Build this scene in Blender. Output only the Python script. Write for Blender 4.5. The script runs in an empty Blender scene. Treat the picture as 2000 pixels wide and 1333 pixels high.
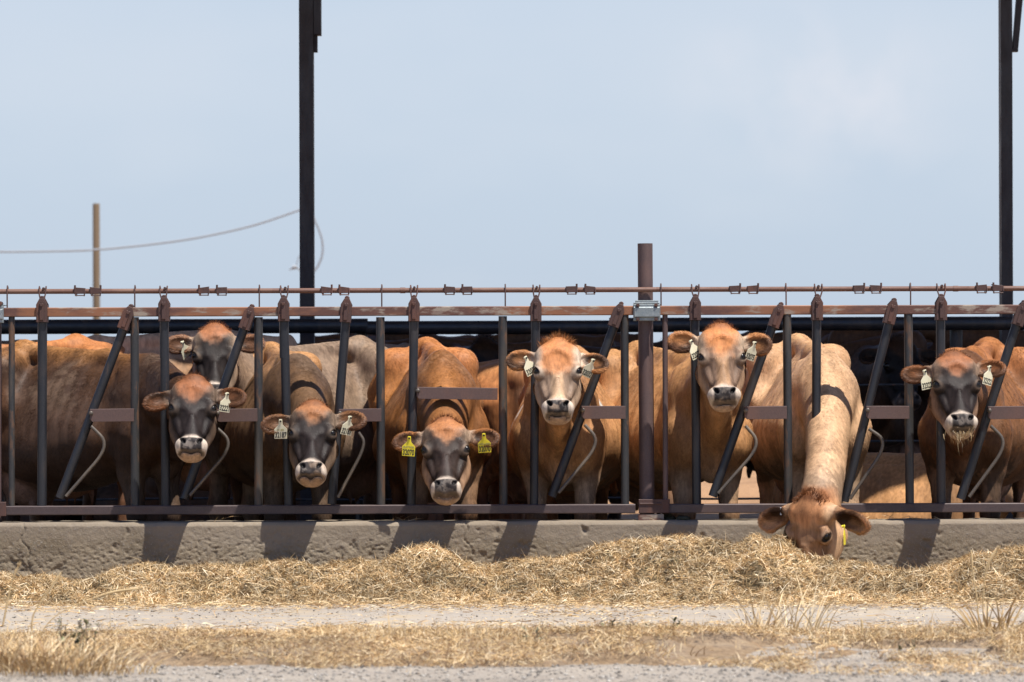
import bpy, math, random, time
import numpy as np
from mathutils import Vector, Matrix

# ------------------------------------------------------------ camera, sky, sun, exposure
S = bpy.context.scene
CAMY, CAMZ, FPX, HOR = -20.0, 1.14, 7880.0, 700.0
ROLL = math.radians(0.17)
cam_d = bpy.data.cameras.new('camera'); cam = bpy.data.objects.new('camera', cam_d)
S.collection.objects.link(cam); S.camera = cam
cam_d.sensor_width = 36.0; cam_d.lens = 36.0 * FPX / 2000.0
cam.location = (0, CAMY, CAMZ); cam.rotation_euler = (math.radians(90), ROLL, 0)
cam.rotation_mode = 'XYZ'
cam.matrix_world = Matrix.Translation((0, CAMY, CAMZ)) @ Matrix.Rotation(math.radians(90), 4, 'X') @ Matrix.Rotation(-ROLL, 4, 'Z')
cam_d.shift_y = (HOR - 666.5) / 2000.0
cam_d.clip_start = 0.5; cam_d.clip_end = 3000.0
cam_d.dof.use_dof = True; cam_d.dof.focus_distance = 19.75; cam_d.dof.aperture_fstop = 4.5

SUN = Vector((0.29, -0.275, 0.915)).normalized()
W = bpy.data.worlds.new('World'); S.world = W; W.use_nodes = True
nt = W.node_tree; nt.nodes.clear()
n_out = nt.nodes.new('ShaderNodeOutputWorld'); n_bg = nt.nodes.new('ShaderNodeBackground')
n_sky = nt.nodes.new('ShaderNodeTexSky'); n_sky.sky_type = 'NISHITA'; n_sky.sun_disc = False
n_sky.sun_elevation = math.asin(SUN.z); n_sky.sun_rotation = math.atan2(SUN.x, SUN.y)
n_sky.air_density = 1.0; n_sky.dust_density = 0.6; n_sky.ozone_density = 2.5
tc = nt.nodes.new('ShaderNodeTexCoord')
def wmix(fac, a, b, mode='MIX'):
    m = nt.nodes.new('ShaderNodeMix'); m.data_type = 'RGBA'; m.blend_type = mode
    for s_, v in ((0, fac), (6, a), (7, b)):
        if isinstance(v, (tuple, float, int)): m.inputs[s_].default_value = v
        else: nt.links.new(v, m.inputs[s_])
    return m.outputs[2]
def wmap(src, a, b, c, d):
    r = nt.nodes.new('ShaderNodeMapRange')
    for k, v in zip(('From Min', 'From Max', 'To Min', 'To Max'), (a, b, c, d)): r.inputs[k].default_value = v
    nt.links.new(src, r.inputs['Value']); return r.outputs['Result']
mp = nt.nodes.new('ShaderNodeMapping'); mp.inputs['Scale'].default_value = (9, 9, 22)
nz = nt.nodes.new('ShaderNodeTexNoise'); nz.inputs['Scale'].default_value = 1.0; nz.inputs['Detail'].default_value = 4; nz.inputs['Roughness'].default_value = 0.45
nt.links.new(tc.outputs['Generated'], mp.inputs['Vector']); nt.links.new(mp.outputs['Vector'], nz.inputs['Vector'])
sx = nt.nodes.new('ShaderNodeSeparateXYZ'); nt.links.new(tc.outputs['Generated'], sx.inputs[0])
tinted = wmix(1.0, n_sky.outputs['Color'], (0.62, 0.68, 0.84, 1), 'MULTIPLY')
# hazy summer horizon, clear blue overhead
haze = wmix(wmap(sx.outputs[2], 0.0, 0.09, 0, 1), (3.45, 4.10, 5.0, 1), (4.05, 4.60, 5.3, 1))
haze = wmix(wmap(nz.outputs['Fac'], .45, .75, 0, .5), haze, (4.7, 5.0, 5.5, 1))
# one faint bright cloud low in the sky to the right
vs = nt.nodes.new('ShaderNodeVectorMath'); vs.operation = 'SUBTRACT'; nt.links.new(tc.outputs['Generated'], vs.inputs[0]); vs.inputs[1].default_value = (.078, 1.0, .066)
vm = nt.nodes.new('ShaderNodeVectorMath'); vm.operation = 'MULTIPLY'; nt.links.new(vs.outputs[0], vm.inputs[0]); vm.inputs[1].default_value = (1.0, 0.0, 1.6)
vl = nt.nodes.new('ShaderNodeVectorMath'); vl.operation = 'LENGTH'; nt.links.new(vm.outputs[0], vl.inputs[0])
nz2 = nt.nodes.new('ShaderNodeTexNoise'); nz2.inputs['Scale'].default_value = 45; nz2.inputs['Detail'].default_value = 5; nt.links.new(tc.outputs['Generated'], nz2.inputs['Vector'])
cm = nt.nodes.new('ShaderNodeMath'); cm.operation = 'MULTIPLY'
nt.links.new(wmap(vl.outputs['Value'], .006, .042, .75, 0), cm.inputs[0]); nt.links.new(wmap(nz2.outputs['Fac'], .35, .65, 0, 1), cm.inputs[1])
haze = wmix(cm.outputs[0], haze, (5.3, 5.3, 5.7, 1))
skyc = wmix(wmap(sx.outputs[2], 0.08, 0.30, .88, 0.0), tinted, haze)
nt.links.new(skyc, n_bg.inputs['Color']); n_bg.inputs['Strength'].default_value = 0.105
nt.links.new(n_bg.outputs['Background'], n_out.inputs['Surface'])

sun_d = bpy.data.lights.new('sun', 'SUN'); sun = bpy.data.objects.new('sun', sun_d); S.collection.objects.link(sun)
sun_d.energy = 5.0; sun_d.angle = math.radians(0.53); sun_d.color = (1.0, 0.955, 0.88)
sun.rotation_euler = (-SUN).to_track_quat('-Z', 'Y').to_euler(); sun.location = (2, -4, 12)
S.view_settings.view_transform = 'Standard'; S.view_settings.look = 'None'; S.view_settings.gamma = 1.0
S.view_settings.exposure = 0.56
S.cycles.max_bounces = 6

# ------------------------------------------------------------ helpers
COL = S.collection
rng = np.random.default_rng(7)
random.seed(7)

def P(px, py, t=0.0):
    """photo pixel -> world point at distance t behind the fence plane"""
    dx, dy = px - 1000.0, py - 666.5
    c, s = math.cos(ROLL), math.sin(ROLL)
    x, y = c * dx - s * dy, s * dx + c * dy
    k = (t - CAMY) / FPX
    return Vector((x * k, t, CAMZ - (y - (HOR - 666.5)) * k))

def tag(o, label=None, cat=None, group=None, kind=None):
    if label: o['label'] = label
    if cat: o['category'] = cat
    if group: o['group'] = group
    if kind: o['kind'] = kind
    return o

def empty(name, loc, parent=None):
    o = bpy.data.objects.new(name, None); COL.objects.link(o); o.location = loc
    o.empty_display_size = 0.2
    if parent: o.parent = parent
    return o

def mesh_np(name, V, F, mat=None, parent=None, loc=None, smooth=False, col=None, rel=True):
    """V (n,3); F (m,k) same-size faces or list of lists; link as one object.
    with parent and rel: V is world coords and gets shifted into the parent's frame"""
    V = np.asarray(V, dtype=np.float64)
    if parent is not None and rel:
        o_ = np.array(parent_world(parent)); V = V - o_
    elif loc is not None:
        V = V - np.array(loc)
    me = bpy.data.meshes.new(name)
    if isinstance(F, np.ndarray):
        m, k = F.shape
        me.vertices.add(len(V)); me.vertices.foreach_set('co', V.astype(np.float32).ravel())
        me.loops.add(m * k); me.loops.foreach_set('vertex_index', F.astype(np.int32).ravel())
        me.polygons.add(m); me.polygons.foreach_set('loop_start', np.arange(0, m * k, k, dtype=np.int32))
        me.polygons.foreach_set('loop_total', np.full(m, k, dtype=np.int32))
        me.update(calc_edges=True)
    else:
        me.from_pydata([tuple(v) for v in V], [], F); me.update()
    if smooth: me.polygons.foreach_set('use_smooth', np.ones(len(me.polygons), dtype=bool))
    if col is not None:
        a = me.color_attributes.new('Col', 'FLOAT_COLOR', 'POINT')
        c = np.ones((len(V), 4), dtype=np.float32); c[:, :3] = col
        a.data.foreach_set('color', c.ravel())
    if mat: me.materials.append(mat)
    o = bpy.data.objects.new(name, me); COL.objects.link(o)
    if loc is not None: o.location = loc
    if parent is not None: o.parent = parent
    return o

def parent_world(o):
    v = Vector(o.location)
    while o.parent: o = o.parent; v = v + o.location
    return v

class MB:
    """collects shapes into one mesh"""
    def __init__(s): s.v = []; s.f = []
    def add(s, vs, fs):
        b = len(s.v); s.v += [tuple(v) for v in vs]; s.f += [[b + i for i in f] for f in fs]
    def box(s, a, b, bev=0.0):
        x0, y0, z0 = [min(a[i], b[i]) for i in range(3)]; x1, y1, z1 = [max(a[i], b[i]) for i in range(3)]
        s.prism([(x0, z0), (x1, z0), (x1, z1), (x0, z1)], y0, y1, bev)
    def prism(s, poly, y0, y1, bev=0.0):
        """polygon in xz (ccw seen from -y) extruded y0..y1 with bevelled edges"""
        n = len(poly); cx = sum(p[0] for p in poly) / n; cz = sum(p[1] for p in poly) / n
        def ins(d):
            out = []
            for i in range(n):
                p0, p, p2 = Vector(poly[i - 1]), Vector(poly[i]), Vector(poly[(i + 1) % n])
                e1 = (p - p0).normalized(); e2 = (p2 - p).normalized()
                n1 = Vector((-e1.y, e1.x)); n2 = Vector((-e2.y, e2.x)); m = (n1 + n2)
                m = m / max(0.3, m.length_squared) * 2 if m.length > 1e-6 else n1
                out.append(p + m * d)
            return out
        vs = []
        if bev > 0:
            A = ins(bev)
            rings = [(A, y0), (poly, y0 + bev), (poly, y1 - bev), (A, y1)]
        else: rings = [(poly, y0), (poly, y1)]
        for r, y in rings: vs += [(p[0], y, p[1]) for p in r]
        fs = [list(range(n))]
        for k in range(len(rings) - 1):
            for i in range(n):
                j = (i + 1) % n
                fs.append([k * n + j, k * n + i, (k + 1) * n + i, (k + 1) * n + j])
        fs.append([(len(rings) - 1) * n + i for i in reversed(range(n))])
        s.add(vs, fs)
    def tube(s, pts, r, n=14, cap=True):
        pts = [Vector(p) for p in pts]; m = len(pts)
        rs = r if isinstance(r, (list, tuple)) else [r] * m
        vs = []; up = None
        for i, p in enumerate(pts):
            d = (pts[min(i + 1, m - 1)] - pts[max(i - 1, 0)]).normalized()
            if up is None:
                up = Vector((0, 0, 1)) if abs(d.z) < 0.9 else Vector((1, 0, 0))
            a = d.cross(up).normalized(); b = a.cross(d).normalized(); up = b
            for k in range(n):
                t = 2 * math.pi * k / n
                vs.append(p + (a * math.cos(t) + b * math.sin(t)) * rs[i])
        fs = []
        for i in range(m - 1):
            for k in range(n):
                j = (k + 1) % n
                fs.append([i * n + k, i * n + j, (i + 1) * n + j, (i + 1) * n + k])
        if cap:
            fs.append(list(reversed(range(n)))); fs.append([(m - 1) * n + k for k in range(n)])
        s.add(vs, fs)
    def ball(s, c, r, nu=12, nv=8, sc=(1, 1, 1)):
        vs = []; fs = []
        for j in range(nv + 1):
            ph = math.pi * j / nv
            for i in range(nu):
                th = 2 * math.pi * i / nu
                vs.append((c[0] + r * sc[0] * math.sin(ph) * math.cos(th), c[1] + r * sc[1] * math.sin(ph) * math.sin(th), c[2] + r * sc[2] * math.cos(ph)))
        for j in range(nv):
            for i in range(nu):
                k = (i + 1) % nu
                if j == 0: fs.append([i, nu + i, nu + k])
                elif j == nv - 1: fs.append([j * nu + i, (j + 1) * nu, j * nu + k])
                else: fs.append([j * nu + i, (j + 1) * nu + i, (j + 1) * nu + k, j * nu + k])
        # collapse poles
        s.add(vs, fs)
    def build(s, name, mat, parent=None, loc=None, smooth=False, auto=None):
        o = mesh_np(name, s.v, s.f, mat, parent, loc, smooth=False)
        if smooth:
            me = o.data
            me.polygons.foreach_set('use_smooth', np.ones(len(me.polygons), dtype=bool))
            try: me.set_sharp_from_angle(angle=math.radians(auto or 40))
            except Exception: pass
        return o

# ---- lattice value noise in numpy
_tab = rng.random((64, 64, 64)).astype(np.float32)
def vn(p, f, seed=0):
    q = np.asarray(p, dtype=np.float64) * f + seed * 7.31 + 1000.0
    i = np.floor(q).astype(np.int64); w = q - i; w = w * w * (3 - 2 * w)
    i0 = i & 63; i1 = (i + 1) & 63
    x0, y0, z0 = i0[..., 0], i0[..., 1], i0[..., 2]; x1, y1, z1 = i1[..., 0], i1[..., 1], i1[..., 2]
    wx, wy, wz = w[..., 0], w[..., 1], w[..., 2]
    a = _tab[x0, y0, z0] * (1 - wx) + _tab[x1, y0, z0] * wx
    b = _tab[x0, y1, z0] * (1 - wx) + _tab[x1, y1, z0] * wx
    c = _tab[x0, y0, z1] * (1 - wx) + _tab[x1, y0, z1] * wx
    d = _tab[x0, y1, z1] * (1 - wx) + _tab[x1, y1, z1] * wx
    return (a * (1 - wy) + b * wy) * (1 - wz) + (c * (1 - wy) + d * wy) * wz
def fbm(p, f, o=4, seed=0, g=0.5):
    s = 0; a = 1; t = 0
    for k in range(o):
        s = s + a * vn(p, f, seed + k * 3.7); t += a; a *= g; f *= 2.03
    return s / t
def sst(a, b, x):
    t = np.clip((x - a) / (b - a), 0, 1); return t * t * (3 - 2 * t)

# ------------------------------------------------------------ materials
def mat_new(name):
    m = bpy.data.materials.new(name); m.use_nodes = True
    n = m.node_tree; b = n.nodes['Principled BSDF']
    return m, n, b
def N(n, typ, **kw):
    x = n.nodes.new(typ)
    for k, v in kw.items():
        if k.startswith('i_'): x.inputs[k[2:].replace('_', ' ')].default_value = v
        else: setattr(x, k, v)
    return x
def noise(n, scale, detail=4, rough=0.55, stretch=None, coord='Object', dist=0.0):
    t = N(n, 'ShaderNodeTexCoord'); m = N(n, 'ShaderNodeMapping')
    m.inputs['Scale'].default_value = stretch or (1, 1, 1)
    x = N(n, 'ShaderNodeTexNoise'); x.inputs['Scale'].default_value = scale; x.inputs['Detail'].default_value = detail
    x.inputs['Roughness'].default_value = rough; x.inputs['Distortion'].default_value = dist
    n.links.new(t.outputs[coord], m.inputs['Vector']); n.links.new(m.outputs['Vector'], x.inputs['Vector'])
    return x.outputs['Fac']
def ramp(n, src, stops):
    r = N(n, 'ShaderNodeValToRGB'); e = r.color_ramp.elements
    while len(e) > 1: e.remove(e[-1])
    e[0].position = stops[0][0]; e[0].color = (*stops[0][1], 1)
    for p, c in stops[1:]:
        q = e.new(p); q.color = (*c, 1)
    n.links.new(src, r.inputs['Fac']); return r.outputs['Color']
def rng_map(n, src, a, b, c, d):
    r = N(n, 'ShaderNodeMapRange'); 
    for k, v in zip(('From Min', 'From Max', 'To Min', 'To Max'), (a, b, c, d)): r.inputs[k].default_value = v
    n.links.new(src, r.inputs['Value']); return r.outputs['Result']
def mixc(n, fac, a, b, mode='MIX'):
    m = N(n, 'ShaderNodeMix', data_type='RGBA', blend_type=mode)
    for sock, v in ((0, fac), (6, a), (7, b)):
        if isinstance(v, (int, float)): m.inputs[sock].default_value = v
        elif isinstance(v, tuple): m.inputs[sock].default_value = (*v, 1) if len(v) == 3 else v
        else: n.links.new(v, m.inputs[sock])
    return m.outputs[2]
def bump(n, b, src, strength, dist=0.01, prev=None):
    u = N(n, 'ShaderNodeBump'); u.inputs['Strength'].default_value = strength; u.inputs['Distance'].default_value = dist
    n.links.new(src, u.inputs['Height'])
    if prev: n.links.new(prev, u.inputs['Normal'])
    n.links.new(u.outputs['Normal'], b.inputs['Normal']); return u.outputs['Normal']
def attr(n, name='Col'):
    a = N(n, 'ShaderNodeAttribute', attribute_name=name); return a.outputs['Color']

def steel(name, base, patch, rust, pl=0.52, rl=0.62, rough=0.45, metal=0.0, stretch=(1, 1, .25), scale=9):
    m, n, b = mat_new(name)
    f1 = noise(n, scale, 5, 0.6, stretch); f2 = noise(n, scale * 2.7, 6, 0.65, stretch)
    c = mixc(n, rng_map(n, f1, pl, pl + .12, 0, 1), base, patch)
    rf = rng_map(n, f2, rl, rl + .1, 0, 1)
    c = mixc(n, rf, c, rust)
    f3 = noise(n, 160, 3, 0.6)
    c = mixc(n, rng_map(n, f3, .35, .75, .0, .35), c, (base[0] * 2.2, base[1] * 2.1, base[2] * 2.0))
    n.links.new(c, b.inputs['Base Color'])
    n.links.new(rng_map(n, f2, .3, .7, rough - .1, rough + .25), b.inputs['Roughness'])
    b.inputs['Metallic'].default_value = metal
    bump(n, b, f2, 0.25, 0.003)
    return m
M = {}
M['dark_pipe'] = steel('painted dark steel', (0.017, 0.018, 0.022), (0.042, 0.034, 0.031), (0.06, 0.038, 0.028), rl=.60, rough=.36, metal=.1)
M['worn_pipe'] = steel('worn dark steel', (0.034, 0.034, 0.035), (0.075, 0.062, 0.051), (0.13, 0.068, 0.038), rl=.54, rough=.42, metal=.25)
M['rust_rail'] = steel('rusty rail', (0.10, 0.046, 0.034), (0.25, 0.105, 0.05), (0.30, 0.25, 0.20), pl=.46, rl=.54, rough=.55, metal=.1, stretch=(.35, 1, 1), scale=7)
M['rust_dark'] = steel('brown rusty steel', (0.060, 0.030, 0.025), (0.11, 0.044, 0.028), (0.035, 0.022, 0.019), rough=.6)
M['low_rail'] = steel('brown painted bar', (0.062, 0.044, 0.044), (0.085, 0.054, 0.046), (0.12, 0.06, 0.04), rough=.4, metal=.2, stretch=(.35, 1, 1))
M['plate'] = steel('brown primer plate', (0.085, 0.051, 0.045), (0.11, 0.058, 0.045), (0.13, 0.068, 0.045), rl=.66, rough=.5)
M['rod'] = steel('rusty tube', (0.12, 0.058, 0.040), (0.17, 0.095, 0.066), (0.075, 0.032, 0.022), rough=.55, stretch=(.3, 1, 1))
M['latchrod'] = steel('worn bent rod', (0.10, 0.085, 0.072), (0.20, 0.16, 0.12), (0.09, 0.05, 0.035), rough=.4, metal=.4)
M['galv'] = steel('galvanised steel', (0.22, 0.25, 0.26), (0.32, 0.34, 0.34), (0.25, 0.2, 0.16), rl=.66, rough=.4, metal=.6, scale=30, stretch=(1, 1, 1))
M['post'] = steel('brown steel post', (0.085, 0.055, 0.052), (0.12, 0.07, 0.06), (0.17, 0.075, 0.045), rl=.66, rough=.5, metal=.1)
M['shade_post'] = steel('dark brown steel column', (0.032, 0.024, 0.025), (0.042, 0.03, 0.028), (0.06, 0.035, 0.028), rl=.68, rough=.5)
# ------------------------------------------------------------ cattle: implicit surface, meshed with surface nets
def smin(a, b, k): 
    h = np.clip(0.5 + 0.5 * (b - a) / k, 0, 1)
    return b * (1 - h) + a * h - k * h * (1 - h)
def smax(a, b, k): return -smin(-a, -b, k)

class SDF:
    def __init__(s): s.pr = []
    def frame(s, o, R): s.o = np.array(o, float); s.R = np.array(R, float)     # columns of R: local axes in world
    def w(s, p): return s.o + s.R @ np.array(p, float)
    def ellax(s, c, A, r, k, sub=False, mir=False):
        for m in ((1, -1) if mir else (1,)):
            f = np.array([m, 1, 1.]); A_ = np.array(A, float) * f[:, None]
            s.pr.append(('e', s.w(np.array(c) * f), s.R @ A_, np.array(r, float), None, k, sub))
    def cone(s, a, b, ra, rb, k=0.03, sub=False, mir=False):
        for m in ((1, -1) if mir else (1,)):
            A = s.w((a[0] * m, a[1], a[2])) if mir else s.w(a); B = s.w((b[0] * m, b[1], b[2])) if mir else s.w(b)
            s.pr.append(('c', A, B, ra, rb, k, sub))
    def ell(s, c, r, k=0.03, rot=None, sub=False, mir=False):
        for m in ((1, -1) if mir else (1,)):
            L = np.eye(3)
            if rot is not None:
                for ax, dg in rot:
                    t = math.radians(dg) * (m if ax in 'yz' else 1); c_, s_ = math.cos(t), math.sin(t)
                    Q = {'x': [[1, 0, 0], [0, c_, -s_], [0, s_, c_]], 'y': [[c_, 0, s_], [0, 1, 0], [-s_, 0, c_]], 'z': [[c_, -s_, 0], [s_, c_, 0], [0, 0, 1]]}[ax]
                    L = L @ np.array(Q)
            C = s.w((c[0] * m, c[1], c[2])) if mir else s.w(c)
            s.pr.append(('e', C, s.R @ L, np.array(r, float), None, k, sub))
    def chain(s, pts, rs, k):
        s.pr.append(('k', [np.array(q, float) for q in pts], list(rs), None, None, k, False))
    def bounds(s):
        lo = np.full(3, 9e9); hi = -lo
        for q in s.pr:
            if q[6]: continue
            if q[0] == 'c':
                r = max(q[3], q[4]); a = np.minimum(q[1], q[2]) - r; b = np.maximum(q[1], q[2]) + r
            elif q[0] == 'k': r = max(q[2]); a = np.min(q[1], 0) - r; b = np.max(q[1], 0) + r
            else:
                e = np.sqrt(((q[2] * q[3]) ** 2).sum(1)); a = q[1] - e; b = q[1] + e
            lo = np.minimum(lo, a); hi = np.maximum(hi, b)
        return lo, hi
    def grid(s, ax):
        D = np.full([len(a) for a in ax], 0.5, dtype=np.float32)
        for typ, a, b, r1, r2, k, sub in s.pr:
            if typ == 'c':
                r = max(r1, r2); lo = np.minimum(a, b) - r; hi = np.maximum(a, b) + r
            elif typ == 'k': r = max(b); lo = np.min(a, 0) - r; hi = np.max(a, 0) + r
            else:
                e = np.sqrt(((b * r1) ** 2).sum(1)); lo = a - e; hi = a + e
            mg = max(k, .012) * 1.6 + 0.02
            sl = tuple(slice(int(np.searchsorted(ax[i], lo[i] - mg)), int(np.searchsorted(ax[i], hi[i] + mg))) for i in range(3))
            X = ax[0][sl[0]][:, None, None]; Y = ax[1][sl[1]][None, :, None]; Z = ax[2][sl[2]][None, None, :]
            if X.size == 0 or Y.size == 0 or Z.size == 0: continue
            if typ == 'c':
                d = b - a; L2 = max(d @ d, 1e-9)
                px, py, pz = X - a[0], Y - a[1], Z - a[2]
                t = np.clip((px * d[0] + py * d[1] + pz * d[2]) / L2, 0, 1)
                dd = np.sqrt((px - t * d[0]) ** 2 + (py - t * d[1]) ** 2 + (pz - t * d[2]) ** 2) - (r1 + (r2 - r1) * t)
            elif typ == 'k':
                dd = None
                for i in range(len(a) - 1):
                    A, B = a[i], a[i + 1]; d = B - A; L2 = max(d @ d, 1e-9); px, py, pz = X - A[0], Y - A[1], Z - A[2]
                    t = np.clip((px * d[0] + py * d[1] + pz * d[2]) / L2, 0, 1)
                    e_ = np.sqrt((px - t * d[0]) ** 2 + (py - t * d[1]) ** 2 + (pz - t * d[2]) ** 2) - (b[i] + (b[i + 1] - b[i]) * t)
                    dd = e_ if dd is None else np.minimum(dd, e_)
            else:
                px, py, pz = X - a[0], Y - a[1], Z - a[2]
                q = [px * b[0, i] + py * b[1, i] + pz * b[2, i] for i in range(3)]
                k0 = np.sqrt((q[0] / r1[0]) ** 2 + (q[1] / r1[1]) ** 2 + (q[2] / r1[2]) ** 2)
                k1 = np.sqrt((q[0] / r1[0] ** 2) ** 2 + (q[1] / r1[1] ** 2) ** 2 + (q[2] / r1[2] ** 2) ** 2) + 1e-9
                dd = k0 * (k0 - 1) / k1
            D[sl] = smax(D[sl], -dd, k) if sub else smin(D[sl], dd, k)
        return D

def surface_nets(D, ax):
    ins = D < 0
    nx, ny, nz = D.shape
    cnt = np.zeros((nx - 1, ny - 1, nz - 1), dtype=np.uint8)
    for dx in (0, 1):
        for dy in (0, 1):
            for dz in (0, 1): cnt += ins[dx:nx - 1 + dx, dy:ny - 1 + dy, dz:nz - 1 + dz]
    act = (cnt > 0) & (cnt < 8)
    I, J, K = np.nonzero(act); n = len(I)
    idx = np.full(cnt.shape, -1, dtype=np.int32); idx[I, J, K] = np.arange(n)
    acc = np.zeros((n, 3)); c = np.zeros(n)
    corners = [(0, 0, 0), (1, 0, 0), (0, 1, 0), (1, 1, 0), (0, 0, 1), (1, 0, 1), (0, 1, 1), (1, 1, 1)]
    val = [D[I + a, J + b, K + d].astype(np.float64) for a, b, d in corners]
    pos = [np.stack([ax[0][I + a], ax[1][J + b], ax[2][K + d]], 1) for a, b, d in corners]
    for p in range(8):
        for q in range(p + 1, 8):
            if sum(abs(corners[p][i] - corners[q][i]) for i in range(3)) != 1: continue
            m = (val[p] < 0) != (val[q] < 0)
            t = val[p][m] / (val[p][m] - val[q][m])
            acc[m] += pos[p][m] * (1 - t)[:, None] + pos[q][m] * t[:, None]; c[m] += 1
    V = acc / c[:, None]
    F = []
    for axis in range(3):
        a = np.take(ins, range(0, D.shape[axis] - 1), axis); b = np.take(ins, range(1, D.shape[axis]), axis)
        ch = a != b
        i, j, k = np.nonzero(ch)
        o = [(1, 2), (2, 0), (0, 1)][axis]
        g = [i, j, k]
        ok = (g[o[0]] > 0) & (g[o[1]] > 0) & (g[o[0]] < D.shape[o[0]] - 1) & (g[o[1]] < D.shape[o[1]] - 1)
        g = [x[ok] for x in g]; flip = a[tuple(g)]
        def cell(u, v):
            h = [x.copy() for x in g]; h[o[0]] -= u; h[o[1]] -= v; return idx[h[0], h[1], h[2]]
        q = np.stack([cell(1, 1), cell(0, 1), cell(0, 0), cell(1, 0)], 1)
        q[~flip] = q[~flip][:, ::-1]
        F.append(q)
    F = np.concatenate(F); F = F[(F >= 0).all(1)]
    return V, F

def rotz(a): c, s = math.cos(a), math.sin(a); return np.array([[c, -s, 0], [s, c, 0], [0, 0, 1]])
def rotx(a): c, s = math.cos(a), math.sin(a); return np.array([[1, 0, 0], [0, c, -s], [0, s, c]])
def roty(a): c, s = math.cos(a), math.sin(a); return np.array([[c, 0, s], [0, 1, 0], [-s, 0, c]])

_n = np.array((.76, .65, 0.)); _n /= np.linalg.norm(_n); _d = np.array((.45, -.55, .70)); _d -= _n * (_d @ _n); _d /= np.linalg.norm(_d)
EYEAX = np.stack([_d, _n, np.cross(_n, _d)], 1)
def head_R(yaw, pitch, roll):
    """columns: local x (image left), y (face normal), z (towards poll), for a head facing the camera (-Y)"""
    p = math.radians(pitch)
    B = np.array([[-1, 0, 0], [0, -math.cos(p), math.sin(p)], [0, math.sin(p), math.cos(p)]]).T
    return rotz(math.radians(yaw)) @ roty(math.radians(roll)) @ B

def bez(p0, p1, p2, n):
    t = np.linspace(0, 1, n)[:, None]
    return (1 - t) ** 2 * np.array(p0) + 2 * t * (1 - t) * np.array(p1) + t * t * np.array(p2)

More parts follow.
